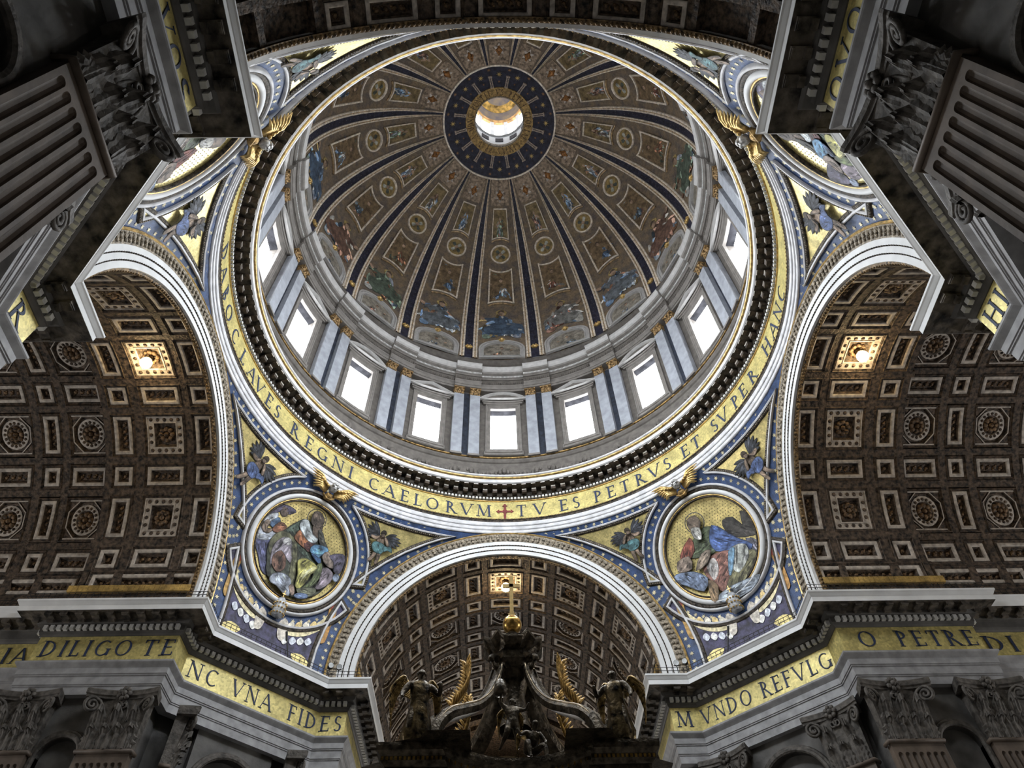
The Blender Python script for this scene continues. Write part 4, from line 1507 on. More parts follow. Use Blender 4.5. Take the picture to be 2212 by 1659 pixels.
q2 = sqrt(.5)
fl = dict(org=(-18.125, 18.125), xd=(q2, q2), nd=(q2, -q2))
for w_, a, b in (('NC', -5.15, -2.85), ('VNA', -1.75, 1.55), ('FID', 2.95, 5.4)):
    letters(ENT[-90], w_, a, b, **fl)
letters(ENT[-90], 'ES', -14.0, -12.35, (0, 22), (1, 0), (0, -1))
fr_ = dict(org=(18.125, 18.125), xd=(q2, -q2), nd=(-q2, -q2))
for w_, a, b in (('VNDO', -5.35, -1.0), ('REFVLG', -.2, 5.35)):
    letters(ENT[0], w_, a, b, **fr_)
letters(ENT[0], 'M', 12.45, 13.65, (0, 22), (1, 0), (0, -1))
for w_, a, b in (('DILIGO', -30.75, -24.8), ('TE', -24.1, -22.05)):
    letters(ENT[-90], w_, a, b, (0, 12.15), (1, 0), (0, -1))
letters(ENT[-90], 'IA', -33.6, -31.9, (0, 12.9), (1, 0), (0, -1))
for w_, a, b in (('O', 23.1, 24.3), ('PETRE', 25.7, 30.9)):
    letters(ENT[0], w_, a, b, (0, 12.15), (1, 0), (0, -1))
letters(ENT[0], 'DI', 31.9, 34.0, (0, 12.9), (1, 0), (0, -1))
for i, ch in enumerate('VOS'):
    letters(ENT[180], ch, -25.5 + i * 1.15, -24.6 + i * 1.15, (-12.15, 0), (0, 1), (1, 0))
for i, ch in enumerate('OVO'):
    letters(ENT[90], ch, 22.2 + i * 1.15, 23.1 + i * 1.15, (12.15, 0), (0, -1), (-1, 0))
letters(ENT[180], 'R', -13.75, -12.75, (-22, 0), (0, 1), (1, 0))
letters(ENT[90], 'HI', 12.4, 13.9, (22, 0), (0, -1), (-1, 0))


# ------------------------------------------------------------ iron railings on the cornices
def railing():
    t = thing('iron_railing', 'thin iron railing on the cornice of the ' + PIERN[0][1].split(',')[0], 'railing', (18, 18, 32), 'iron railings on the cornices')
    P = [(40, 12.9), (31.2, 12.9), (31.2, 12.15), (22, 12.15), (22, 14.25), (14.25, 22), (12.15, 22), (12.15, 31.2), (12.9, 31.2), (12.9, 40)]
    for z in (32.35, 32.62):
        g = G(); g.sweep(P, [(1.47, z), (1.50, z), (1.50, z + .03), (1.47, z + .03), (1.47, z)]); obj('rail', g, IRON, t)
    g = G()
    for q, d, n in along(P, .42, -1.0):
        if q.x > 30 and q.y > 13.5 or q.y > 30 and q.x > 13.5:
            continue
        c = q + n * 1.485
        g.box((c.x, c.y, 32.3), (.03, .03, .66))
    obj('railing_posts', g, IRON, t, kind='stuff')
    return t


rl = railing()
for a in (-90,):
    dup(rl, a, 'thin iron railing on the cornice of the ' + PIERN[a][1].split(',')[0])


# ------------------------------------------------------------ Corinthian pilasters
def leaf(g, x0, y0, z0, w, h, curl=.38, m=0):
    """acanthus leaf standing on (x0, y0, z0): lobed edges, folded midrib, tip curling forward"""
    V, F = [], []
    NT, NS = 9, 6
    for i in range(NT + 1):
        t = i / NT
        wd = w * (.62 + .42 * sin(pi * min(1, t * 1.15))) * (1 - .55 * max(0, t - .72) / .28) * (1 + .16 * (1 if i % 2 else -1) * (t > .1))
        if t < .72:
            yy, zz = y0 + .05 + .14 * t, z0 + h * t
        else:
            k = (t - .72) / .28
            yy, zz = y0 + .15 + curl * sin(k * 2.0), z0 + h * .72 + h * .30 * sin(min(1, k * 1.25) * pi * .62) - h * .14 * max(0, k - .6) / .4
        for j in range(NS + 1):
            s = -1 + 2 * j / NS
            rid = .07 * (1 - abs(s)) + .05 * (1 if j % 2 else 0) - .10 * s * s
            V.append((x0 + s * wd / 2, yy + rid, zz - .05 * s * s * h))
    for i in range(NT):
        for j in range(NS):
            a = i * (NS + 1) + j
            F.append((a, a + 1, a + NS + 2, a + NS + 1))
    g.add(V, F, m)


def spiral(c, r0, turns, dirx, axis, n=26, start=90):
    out = []
    for i in range(n + 1):
        t = i / n
        a = rad(start) - dirx * 2 * pi * turns * t
        r = r0 * (1 - t) ** .9 + .05
        out.append(Vector(c) + axis * (r * cos(a)) + Vector((0, 0, r * sin(a))))
    return out


PIL = {}


def pilaster_meshes(w, z0):
    k = (w, z0)
    if k in PIL:
        return PIL[k]
    a = w / 2
    out = {}
    # shaft: seven flutes with rounded tops under a plain collar
    n = 7
    pitch = (w - .25) / n
    P = [(-a, -.5), (-a, 0)]
    for i in range(n):
        c = -a + .125 + pitch * (i + .5)
        r = pitch * .37
        P += [(c + r * cos(rad(q)), -.9 * r * sin(rad(q))) for q in range(180, -1, -36)]
    P += [(a, 0), (a, -.5)]
    g = G()
    m = len(P)
    g.add([(x, y, z0) for x, y in P] + [(x, y, 21.75) for x, y in P], [(i, i + 1, m + i + 1, m + i) for i in range(m - 1)])
    for i in range(n):
        c = -a + .125 + pitch * (i + .5)
        r = pitch * .37
        # quarter-dome closing each flute
        V, F = [], []
        for j in range(4):
            t = j / 3 * pi / 2
            for q in range(180, -1, -36):
                V.append((c + r * cos(rad(q)) * cos(t), -.9 * r * sin(rad(q)) * cos(t), 21.75 + r * sin(t)))
        for j in range(3):
            for q in range(5):
                s = j * 6 + q
                F.append((s, s + 1, s + 7, s + 6))
        g.add(V, F)
        A = arc(c, 21.75, r, 180, 0, 8)
        L, R = c - pitch / 2, c + pitch / 2
        Q = [(L, 21.75)] + A + [(R, 21.75), (R, 22.42), (L, 22.42)]
        tri = tessellate_polygon([[Vector((x, y, 0)) for x, y in Q]])
        g.add([(x, 0, z) for x, z in Q], [tuple(x) for x in tri])
    for s in (-1, 1):
        x0, x1 = sorted((s * a, s * (a - .125)))
        g.add([(x0, 0, 21.75), (x1, 0, 21.75), (x1, 0, 22.42), (x0, 0, 22.42)], [(0, 1, 2, 3)])
        g.add([(s * a, 0, 21.75), (s * a, -.5, 21.75), (s * a, -.5, 22.42), (s * a, 0, 22.42)], [(0, 1, 2, 3)])
    out['shaft'] = g.mesh('shaft', SHAFT)
    g = G()
    g.tube([(-a - .1, -.5, 22.5), (-a - .1, .06, 22.5), (a + .1, .06, 22.5), (a + .1, -.5, 22.5)], .13, 8); out['astragal'] = g.mesh('astragal', SHAFT, True)
    g = G()
    g.hexa([(-a, -.5, 22.55), (a, -.5, 22.55), (a, 0, 22.55), (-a, 0, 22.55), (-a - .1, -.5, 25.55), (a + .1, -.5, 25.55), (a + .1, .3, 25.55), (-a - .1, .3, 25.55)])
    out['capital'] = g.mesh('capital', CAPSTONE)
    g = G(); leaf(g, 0, 0, 22.6, w / 3.3, 1.35); out['low_leaf'] = g.mesh('acanthus_leaf', CAPSTONE)
    g = G(); leaf(g, 0, .05, 22.6, w / 3.1, 2.45, .46); out['high_leaf'] = g.mesh('acanthus_leaf', CAPSTONE)
    for s in (-1, 1):
        g = G()
        ax = Vector((s * .83, .55, 0)).normalized()
        g.tube(curve3([(s * a * .42, .12, 24.2), (s * a * .66, .25, 25.0), (s * a * .86, .42, 25.42)], 4) + spiral((s * (a + .12), .52, 25.12), .42, 1.9, 1, ax), .1, 6)
        g.tube(curve3([(s * a * .36, .12, 24.2), (s * a * .3, .22, 24.9), (s * a * .2, .3, 25.3)], 4) + spiral((s * a * .12, .34, 25.14), .22, 1.4, -1, Vector((s, 0, 0))), .065, 6)
        out['volute', s] = g.mesh('volute', CAPSTONE, True)
    g = G()
    f = arc(0, 2.2 + .1, 2.2, 0, 0, 1)
    top = [(-a - .62, .72)] + [(x, .30 + .42 * (x / (a + .5)) ** 2) for x in [(-1 + 2 * i / 10) * (a + .5) for i in range(11)]] + [(a + .62, .72), (a + .34, -.5), (-a - .34, -.5)]
    n = len(top)
    zs = ((25.55, .0), (25.7, .02), (25.74, .10), (26.02, .12), (26.1, .04))
    V = []
    for z, o in zs:
        V += [(x * (1 + o * .12), y + (o if y > 0 else 0), z) for x, y in top]
    F = [(k * n + i, k * n + (i + 1) % n, (k + 1) * n + (i + 1) % n, (k + 1) * n + i) for k in range(4) for i in range(n)]
    F += [tuple(reversed(range(n))), tuple(range(4 * n, 5 * n))]
    g.add(V, F); out['abacus'] = g.mesh('abacus', CAPSTONE)
    g = G(); g.ball((0, .5, 25.85), (.18, .22, .18), 8, 6)
    for q in range(7):
        t = q * 2 * pi / 7
        g.ball((.3 * cos(t), .46, 25.85 + .3 * sin(t)), (.17, .14, .17), 6, 4)
    out['rosette'] = g.mesh('rosette', CAPSTONE, True)
    PIL[k] = out
    return out


def pilaster(label, org, xd, nd, w=3.1, z0=2.0):
    """org: middle of the pilaster face in plan"""
    o, x, n = Vector(org), Vector(xd), Vector(nd)
    M = Matrix(((x.x, n.x, 0, o.x), (x.y, n.y, 0, o.y), (0, 0, 1, 0), (0, 0, 0, 1)))
    t = thing('corinthian_pilaster', label, 'pilaster', (o.x, o.y, z0), 'Corinthian pilasters on the piers')
    ms = pilaster_meshes(w, z0)

    def put(nm, me, par, off=None):
        ob = obj(nm, me, None, par)
        if par is t:
            ob.matrix_basis = M
        elif off:
            ob.location = off
        return ob
    put('shaft', ms['shaft'], t)
    put('astragal', ms['astragal'], t)
    c = put('capital', ms['capital'], t)
    a = w / 2
    for i in range(4):
        put('acanthus_leaf', ms['low_leaf'], c, (-a + w * (i + .5) / 4 * 1.0, 0, 0)) if w > 2.8 else (put('acanthus_leaf', ms['low_leaf'], c, (-a + w * (i + .5) / 3, 0, 0)) if i < 3 else None)
    for x_ in ((-.333, 0, .333) if w > 2.8 else (-.25, .25)):
        put('acanthus_leaf', ms['high_leaf'], c, (x_ * w, 0, 0))
    put('volute', ms['volute', -1], c); put('volute', ms['volute', 1], c)
    put('abacus', ms['abacus'], c); put('rosette', ms['rosette'], c)
    return t


pilaster('great fluted pilaster at the upper left, beneath the gold frieze letters VOS', (-12.1, -23.65), (0, 1), (1, 0))
pilaster('great fluted pilaster at the upper right, beneath the gold frieze letters OVO', (12.1, -23.65), (0, -1), (-1, 0))
for s, nm in ((-1, 'left'), (1, 'right')):
    word_ = {-1: ('DILIGO TE', 'VNA FIDES'), 1: ('O PETRE', 'MVNDO REFVLG')}[s]
    pilaster('dark pilaster under the words %s, next to the corner of the pier' % word_[0], (s * 23.7, 12.1), (1, 0), (0, -1))
    pilaster('dark pilaster under the words %s, further from the pier corner' % word_[0], (s * 29.6, 12.1), (1, 0), (0, -1), 2.9)
    for e, q in ((-4.1, 'beside the transept'), (4.1, 'beside the canopy arch')):
        x_, y_ = s * (18.125 - e * q2), 18.125 + e * q2
        pilaster('narrow pilaster under the words %s, %s' % (word_[1], q), (x_ - s * .04, y_ - .04), (q2, -s * -q2 if s < 0 else -q2), (-s * q2, -q2), 2.6)
    pilaster('pilaster on the slanting face of the near %s pier, mostly in shadow' % nm, (s * (18.125 - 4.1 * q2) - s * .04, -(18.125 + 4.1 * q2) + .04), (s * q2, q2) if s > 0 else (q2, -q2), (-s * q2, q2), 2.6)


# ------------------------------------------------------------ niches in the pier faces
def niche(label, org, xd, nd, hw, half, top):
    """wall panel with a round-headed recess and a moulded arch round it"""
    o, x, n = Vector(org), Vector(xd), Vector(nd)
    M = Matrix(((x.x, 0, n.x, o.x), (x.y, 0, n.y, o.y), (0, 1, 0, 0), (0, 0, 0, 1)))
    t = thing('niche', label, 'niche', (o.x, o.y, 2), 'round-headed niches in the piers')

    def put(nm, g, m):
        ob = obj(nm, g, m, t)
        ob.matrix_basis = M
    c = top - half
    g = G()
    P = [(-hw, 4), (-half, 4), (-half, c)] + arc(0, c, half, 180, 0, 20)[1:-1] + [(half, c), (half, 4), (hw, 4), (hw, 26.2), (-hw, 26.2)]
    g.prism(P, -.9, -.42); put('niche_wall', g, PIER)
    g = G()
    V, F = [], []
    Q = [(-half, 4)] + arc(0, c, half, 180, 0, 20) + [(half, 4)]
    k = len(Q)
    rings = [(1, -.45), (1, -1.3), (.7, -2.2), (.02, -2.5)]
    for sc, h in rings:
        V += [(qx * sc, c + (qy - c) * (sc if qy > c else 1), h) for qx, qy in Q]
    F = [(r * k + i, r * k + i + 1, (r + 1) * k + i + 1, (r + 1) * k + i) for r in range(3) for i in range(k - 1)]
    g.add(V, F); put('recess', g, PIER)
    g = G(); V, F = [], []
    prof = [(0, -.45), (0, -.3), (.1, -.22), (.25, -.22), (.3, -.3), (.42, -.3), (.5, -.45)]
    Q2 = [(r_, a_) for a_ in range(0, 181, 9) for r_ in (0,)]
    st = [(half, 10)] + [None] * 21 + [(-half, 10)]
    V = []
    for i, sg in enumerate(st):
        for d_, h in prof:
            if sg:
                V.append((sg[0] + (d_ if sg[0] > 0 else -d_), sg[1], h))
            else:
                a_ = pi * (i - 1) / 20
                V.append(((half + d_) * cos(a_), c + (half + d_) * sin(a_), h))
    m = len(prof)
    for i in range(len(st) - 1):
        for j in range(m - 1):
            F.append((i * m + j, i * m + j + 1, (i + 1) * m + j + 1, (i + 1) * m + j))
    g.add(V, F); put('arch_moulding', g, CAPSTONE)


for s, nm in ((-1, 'left'), (1, 'right')):
    niche('shadowed round-headed niche between the two pilasters of the %s transept' % nm, (s * 26.65, 12.15), (1, 0), (0, -1), 1.5, 1.15, 23.6)
    niche('wide round-headed niche below the frieze of the far %s pier' % nm, (s * 18.125, 18.125), (q2, -s * q2), (-s * q2, -q2), 2.85, 2.3, 24.9)
    niche('dark niche beside the great pilaster of the near %s pier' % nm, (s * 12.15, -26.65), (0, -s), (-s, 0), 1.5, 1.15, 21.0)

# ------------------------------------------------------------ mosaics on the pendentives (generic robed figures)
MEDL = [((.16,.14,.22), [(-8.8,3.1),(-8.0,4.7),(-6.7,6.0),(-4.8,6.3),(-4.0,6.0),(-5.1,5.0),(-6.4,4.9),(-7.8,3.7)]), ((.16,.12,.1), [(-6.8,4.7),(-6.5,5.7),(-5.5,5.5),(-5.3,4.5),(-6.1,4.1)]), ((.13,.14,.27), [(-8.8,-2.2),(-6.7,-1.2),(-6.2,-.4),(-5.5,-2.3),(-4.8,-4.9),(-4.0,-6.8),(-5.4,-6.4),(-7.0,-4.4)]), ((.48,.52,.6), [(-9.5,-1.0),(-9.1,.4),(-7.9,-.5),(-7.0,.6),(-5.8,.8),(-6.0,-.6),(-7.2,-1.5),(-8.5,-1.9)]), ((.12,.2,.34), [(-7.7,2.1),(-6.9,3.3),(-6.0,3.0),(-6.5,1.5),(-7.3,1.4)]), ((.5,.53,.58), [(-9.0,1.4),(-8.8,2.5),(-8.0,3.4),(-7.1,4.0),(-6.9,3.3),(-7.6,2.3),(-8.2,1.2)]), ((.25,.19,.15), [(-8.8,.5),(-8.4,1.9),(-7.7,1.8),(-7.8,.5),(-6.7,.9),(-7.1,.0),(-8.1,-.2)]), ((.22,.1,.06), [(-6.7,.9),(-5.9,2.8),(-4.5,2.7),(-4.4,1.8),(-5.5,.9)]), ((.07,.08,.06), [(-6.1,-1.8),(-4.6,1.6),(-2.4,5.1),(-.7,5.7),(1.9,5.2),(4.9,2.4),(7.3,-.1),(7.2,-3.7),(5.3,-6.7),(2.3,-8.3),(-.6,-8.0),(-4.0,-6.8),(-5.1,-4.5)]), ((.1,.14,.11), [(-4.1,2.0),(-3.3,3.6),(-2.4,5.1),(-1.7,5.6),(-1.5,4.0),(-2.4,2.6),(-.3,1.6),(1.3,1.0),(3.0,.3),(4.5,-.2),(4.6,-1.9),(2.9,-1.0),(-.1,-.1),(-2.8,1.5)]), ((.17,.17,.1), [(-6.1,-1.8),(-5.8,.2),(-4.6,1.6),(-2.7,1.8),(-1.2,.8),(.1,-1.8),(.9,-4.3),(1.2,-6.5),(.2,-6.4),(-.7,-2.8),(-2.6,-.2),(-4.4,.0),(-5.3,-1.4),(-5.1,-3.3)]), ((.33,.3,.35), [(-5.1,-2.4),(-4.8,-.5),(-3.8,.8),(-2.5,.8),(-1.4,-.8),(-.9,-2.9),(-2.7,-2.0),(-4.1,-2.5),(-4.2,-4.9)]), ((.6,.6,.6), [(-3.9,.0),(-3.5,.9),(-2.5,.9),(-2.3,.1),(-3.3,-.3)]), ((.2,.11,.08), [(-4.4,-3.2),(-3.4,-1.8),(-2.0,-2.8),(-1.6,-4.4),(-2.6,-5.5),(-4.0,-4.7)]), ((.33,.14,.07), [(-2.2,1.8),(-1.6,3.6),(-.1,2.6),(1.1,2.1),(1.3,1.0),(.1,.9),(-1.4,1.3)]), ((.12,.05,.05), [(.1,1.5),(1.3,2.4),(2.4,2.1),(2.0,1.0),(1.2,.6)]), ((.52,.57,.6), [(-2.2,4.0),(-2.2,5.2),(-1.2,5.7),(-.2,4.7),(.7,4.0),(2.1,3.5),(1.9,2.6),(.6,2.4),(-1.0,3.1)]), ((.1,.075,.06), [(.2,5.9),(1.5,6.6),(2.1,5.3),(2.2,3.8),(.8,4.0)]), ((.11,.085,.07), [(-.7,6.3),(-.8,7.7),(.2,8.2),(1.5,7.5),(1.8,6.4),(1.1,5.4),(-.2,5.6)]), ((.2,.15,.12), [(-.7,7.1),(-.3,7.7),(.4,7.4),(.7,6.4),(.1,6.1)]), ((.08,.08,.07), [(1.6,5.1),(2.5,4.9),(3.6,3.6),(4.7,2.7),(3.5,2.6),(2.3,3.6)]), ((.16,.34,.55), [(1.7,.8),(2.0,2.2),(4.0,2.8),(4.9,2.4),(3.9,1.0),(3.6,.3)]), ((.06,.13,.28), [(2.2,.5),(3.6,.3),(4.2,.3),(4.3,-.6),(2.7,.1)]), ((.26,.21,.18), [(4.3,.9),(5.0,2.2),(6.9,.7),(7.0,-.2),(5.7,-.2)]), ((.11,.1,.15), [(5.6,1.6),(7.0,2.7),(8.4,2.9),(8.8,.7),(8.5,-.7),(7.5,-.6),(6.8,.9)]), ((.3,.36,.48), [(7.7,-1.8),(8.1,-.9),(8.8,-1.2),(8.7,-2.1),(8.2,-2.3)]), ((.26,.22,.26), [(5.1,-1.7),(5.9,-.7),(7.4,-1.2),(7.5,-2.9),(6.3,-4.7),(5.3,-5.1),(5.6,-3.5)]), ((.12,.15,.07), [(3.8,-1.7),(4.6,-.4),(5.3,-2.2),(4.9,-4.2),(3.8,-6.1),(3.0,-6.2),(4.1,-3.7)]), ((.4,.38,.12), [(.2,-2.0),(1.6,-1.0),(3.6,-1.2),(4.2,-1.8),(3.5,-3.0),(3.2,-4.6),(2.4,-6.5),(1.5,-6.4),(1.2,-4.2)]), ((.6,.58,.28), [(1.9,-3.0),(3.5,-1.6),(4.0,-1.9),(2.8,-3.7),(2.0,-5.5)]), ((.14,.15,.1), [(2.0,-7.0),(4.3,-5.6),(5.4,-5.4),(5.3,-6.6),(3.5,-7.7)]), ((.36,.4,.48), [(-3.6,-7.5),(-3.2,-6.4),(-1.7,-5.6),(-.1,-5.7),(.6,-6.8),(.9,-8.7),(-.3,-8.7),(-1.9,-8.0),(-3.1,-8.0)]), ((.3,.22,.18), [(.4,-7.2),(1.0,-6.6),(1.7,-7.7),(1.4,-8.4)]), ((.14,.2,.34), [(1.9,-8.2),(2.8,-7.4),(4.2,-7.1),(4.2,-7.7),(2.6,-8.4)])]
MEDR = [((.06,.055,.05), [(4.1,3.1),(6.1,2.7),(7.2,.3),(8.0,2.8),(9.8,1.0),(9.5,-2.0),(8.0,-2.1),(5.2,-.8),(3.8,1.3)]), ((.16,.16,.2), [(6.6,-2.0),(8.5,-3.7),(7.7,-6.4),(6.7,-7.1),(6.4,-4.4)]), ((.12,.15,.09), [(.3,3.9),(2.5,2.1),(2.2,-.4),(-.7,-1.2),(-2.8,-.7),(-5.1,.5),(-3.5,2.3)]), ((.09,.15,.36), [(1.8,3.4),(3.5,1.4),(5.0,-1.0),(7.2,-3.6),(5.0,-4.3),(2.3,-2.1),(.4,-1.1),(.1,1.0)]), ((.22,.07,.05), [(-3.2,3.5),(-3.4,1.0),(-5.8,-.4),(-6.4,1.2)]), ((.3,.15,.12), [(-2.3,-1.6),(2.9,-2.4),(1.7,-6.2),(-1.4,-8.4),(-2.6,-5.9),(-3.3,-3.7)]), ((.6,.56,.54), [(-2.4,-2.5),(-.5,-2.2),(-.6,-4.4),(-2.2,-5.8)]), ((.19,.18,.1), [(4.0,-4.3),(7.2,-4.8),(6.2,-8.1),(4.2,-9.4),(.8,-9.5),(-.7,-10.6),(-.6,-8.2)]), ((.48,.5,.47), [(3.7,-2.2),(6.1,-3.0),(5.6,-5.2),(2.7,-6.8),(2.1,-4.6)]), ((.2,.35,.5), [(2.6,-2.6),(3.9,-2.5),(1.9,-5.7),(.9,-6.4)]), ((.21,.27,.4), [(-8.5,-1.7),(-5.2,-2.7),(-3.2,-5.0),(-4.7,-6.8),(-7.1,-4.7),(-9.0,-2.8)]), ((.28,.22,.18), [(-7.2,.3),(-4.8,.3),(-5.2,-2.0),(-7.7,-1.5)]), ((.3,.24,.19), [(-2.4,-.5),(-.4,-.6),(-2.0,-2.4),(-4.5,-2.7)]), ((.33,.38,.45), [(-3.1,-9.4),(-.1,-8.5),(4.4,-8.9),(6.3,-9.3),(3.5,-10.9),(-1.1,-10.7)]), ((.28,.19,.11), [(-3.1,-5.6),(-1.9,-7.2),(-2.9,-9.6),(-3.9,-9.0)]), ((.17,.13,.1), [(-1.9,6.5),(-.1,6.5),(.3,4.9),(-.8,3.9),(-2.2,4.6)]), ((.5,.49,.46), [(-1.9,4.6),(-.4,4.0),(-1.0,2.0),(-2.1,2.9)])]


def refine(g, mx):
    """split long triangles so that the flat colour fields follow the sphere"""
    V, F, K, M = g.V, [], [], []
    st = []
    for f, m, k in zip(g.F, g.M, g.K):
        for i in range(1, len(f) - 1):
            st.append((f[0], f[i], f[i + 1], m, k))
    mid = {}
    while st:
        a, b, c, m, k = st.pop()
        e = [(a, b, c), (b, c, a), (c, a, b)]
        L = [math.hypot(V[x][0] - V[y][0], V[x][1] - V[y][1]) for x, y, _ in e]
        i = L.index(max(L))
        if L[i] <= mx:
            F.append((a, b, c)); M.append(m); K.append(k)
            continue
        x, y, z = e[i]
        q = (min(x, y), max(x, y))
        if q not in mid:
            mid[q] = len(V)
            V.append(tuple((V[x][d] + V[y][d]) / 2 for d in range(3)))
        w = mid[q]
        st += [(x, w, z, m, k), (w, y, z, m, k)]
    g.F, g.M, g.K = F, M, K
    return g


def picture(D, mirror=1, h0=.07, step=.022, rn=1.6):
    """colour fields with dark outlines and brush-like folds laid over them"""
    g = G()
    rnd = random.Random(3)
    for i, (c, P) in enumerate(D):
        P = [(mirror * x, y) for x, y in P]
        h = h0 + min(step, .44 / len(D)) * i
        S = smooth_poly(P, 4)
        try:
            _blob(g, inset(S, -.13)[::2], h - .008, tuple(x * .3 for x in c), 1)
        except Exception:
            pass
        _blob(g, P, h, c, 4)
        cx, cy = sum(x for x, _ in P) / len(P), sum(y for _, y in P) / len(P)
        far = max(P, key=lambda p: math.hypot(p[0] - cx, p[1] - cy))
        L = math.hypot(far[0] - cx, far[1] - cy)
        if L < .7:
            continue
        t = atan2(far[1] - cy, far[0] - cx)
        bend = rnd.uniform(-.5, .5)
        xs, ys = [p[0] for p in S], [p[1] for p in S]
        for k in range(int(10 + L * L * 5)):
            x0, y0 = rnd.uniform(min(xs), max(xs)), rnd.uniform(min(ys), max(ys))
            if not inside(S, x0, y0):
                continue
            q = (x0 - cx) * cos(t) + (y0 - cy) * sin(t)
            a = t + bend * q / L + rnd.uniform(-.3, .3)
            l, w = rnd.uniform(.3, .9) * min(1.3, .5 * L), rnd.uniform(.05, .16) * min(1.3, .5 * L + .3)
            B = [(x0 + u * l * cos(a) - v * w * sin(a), y0 + u * l * sin(a) + v * w * cos(a)) for u, v in ((-1, 0), (-.4, 1), (.4, .9), (1, .2), (.4, -.7), (-.4, -.6))]
            if all(inside(S, x, y) for x, y in B):
                f = rnd.choice((.25, .45, .7, 1.3, 1.6, 2.1))
                _blob(g, B, h + .004 + .0006 * (k % 24), tuple(min(.85, z * f) for z in c), 2)
    return refine(g, rn)


def medallion():
    """frame and ground for the pendentive at azimuth 45"""
    out = []
    R = 11.8
    rings = [('outer_moulding', [(0, 0), (0, .22), (.15, .32), (.42, .30), (.5, .16)], CORNICE), ('dark_bead_ring', [(.5, .14), (.6, .24), (.85, .26), (1.1, .16), (1.2, .1)], BEAD),
             ('white_ring', [(1.15, .1), (1.25, .3), (1.6, .38), (1.95, .32), (2.05, .18)], WHITE), ('gilt_ring', [(2.05, .16), (2.12, .26), (2.3, .26), (2.4, .1)], GILT),
             ('inner_shadow_ring', [(2.35, .12), (2.42, .30), (2.62, .30), (2.66, .02)], BEAD)]  # dark ring paints the shadow inside the recessed rim
    C0 = circle(0, 0, R, 72)
    for nm, pf, m in rings:
        g = G(); g.moulding(C0, pf); out.append((nm, g.map(PE).mesh(nm, m, True)))
    g = G(); g.fill(circle(0, 0, 9.3, 64), .035); refine(g, 1.6); out.append(('gold_ground', g.map(PE).mesh('gold_ground', GOLDMOS)))
    g = G()
    for i in range(-15, 16):
        for j in range(-15, 16):
            x, y = i * .62 + (.31 if j % 2 else 0), j * .56
            if math.hypot(x, y) < 8.9:
                g.fill(circle(x, y, .11, 5), .05)
    out.append(('ground_dots', g.map(PE).mesh('ground_dots', mat('ground_dot', (.16, .12, .05), .6))))
    return out


MEDM = medallion()
MEDN = {-45: ('round gold mosaic of a seated robed figure in green and lilac with a pale companion', MEDL, 1), 45: ('round gold mosaic of a stooping robed figure in red and blue with a dark bird', MEDR, 1),
        135: ('round mosaic at the near right pier, mostly hidden by its dark cornice', MEDL, -1), -135: ('round mosaic at the near left pier, mostly hidden by its dark cornice', MEDR, -1)}


def spawn(label, name, cat, base_uv, az, parts, group=None):
    """thing on the pendentive at azimuth az from meshes built for azimuth 45"""
    b = PE(*base_uv, 0)
    t = thing(name, label, cat, b, group)
    made = {}
    for nm, me, par, kd in parts:
        made[nm] = obj(nm, me, None, made[par] if par else t, kind=kd)
    t.location = Matrix.Rotation(-rad(az - 45), 3, 'Z') @ Vector(b)
    t.rotation_euler.z = -rad(az - 45)
    return t


for a, (lab, D, mi) in MEDN.items():
    pic = picture(D, mi).map(PE).mesh('mosaic_figure', FIGURE)
    hx, hy = ((.4, 6.9) if D is MEDL else (-1.0, 5.6))
    g = G()
    P, Q = circle(mi * hx, hy, 2.0, 28), circle(mi * hx, hy, 1.86, 28)
    n = len(P)
    g.add([(x, y, .04) for x, y in P] + [(x, y, .04) for x, y in Q], [(i, (i + 1) % n, n + (i + 1) % n, n + i) for i in range(n)])
    hal = g.map(PE).mesh('halo', LETTER)
    spawn(lab, 'mosaic_medallion', 'mosaic', (0, 0), a, [(nm, me, None, 'stuff' if nm == 'ground_dots' else None) for nm, me in MEDM] + [('mosaic_figure', pic, None, None), ('halo', hal, None, None)], 'round mosaics on the pendentives')


# triangular panels with winged figures
def tri_parts(mi, D, dm):
    P = [(mi * x, y) for x, y in UP]
    g = G(); g.moulding(P, [(0, 0), (0, .16), (.12, .22), (.38, .2), (.44, .1)]); o = [('panel_frame', g.map(PE).mesh('panel_frame', CORNICE), None, None)]
    g = G(); g.moulding(P, [(.42, .1), (.5, .16), (.85, .12), (.95, .04), (1.05, .02)]); o.append(('carved_border', g.map(PE).mesh('carved_border', BEAD), None, None))
    g = G(); P2 = subdiv(inset(P, .66), .42)
    for x, y in P2[::1]:
        g.ball((x, y, .15), (.13, .13, .05), 5, 3)
    o.append(('bead_row', g.map(PE).mesh('bead_row', CARVE), 'carved_border', 'stuff'))
    g = G(); g.fill(inset(P, .98), .035); refine(g, 1.8); o.append(('gold_ground', g.map(PE).mesh('gold_ground', GOLDMOS), None, None))
    pc = picture(D, dm, .06, .02, 1.8).map(PE).mesh('winged_figure', FIGURE)
    o.append(('winged_figure', pc, None, None))
    return o


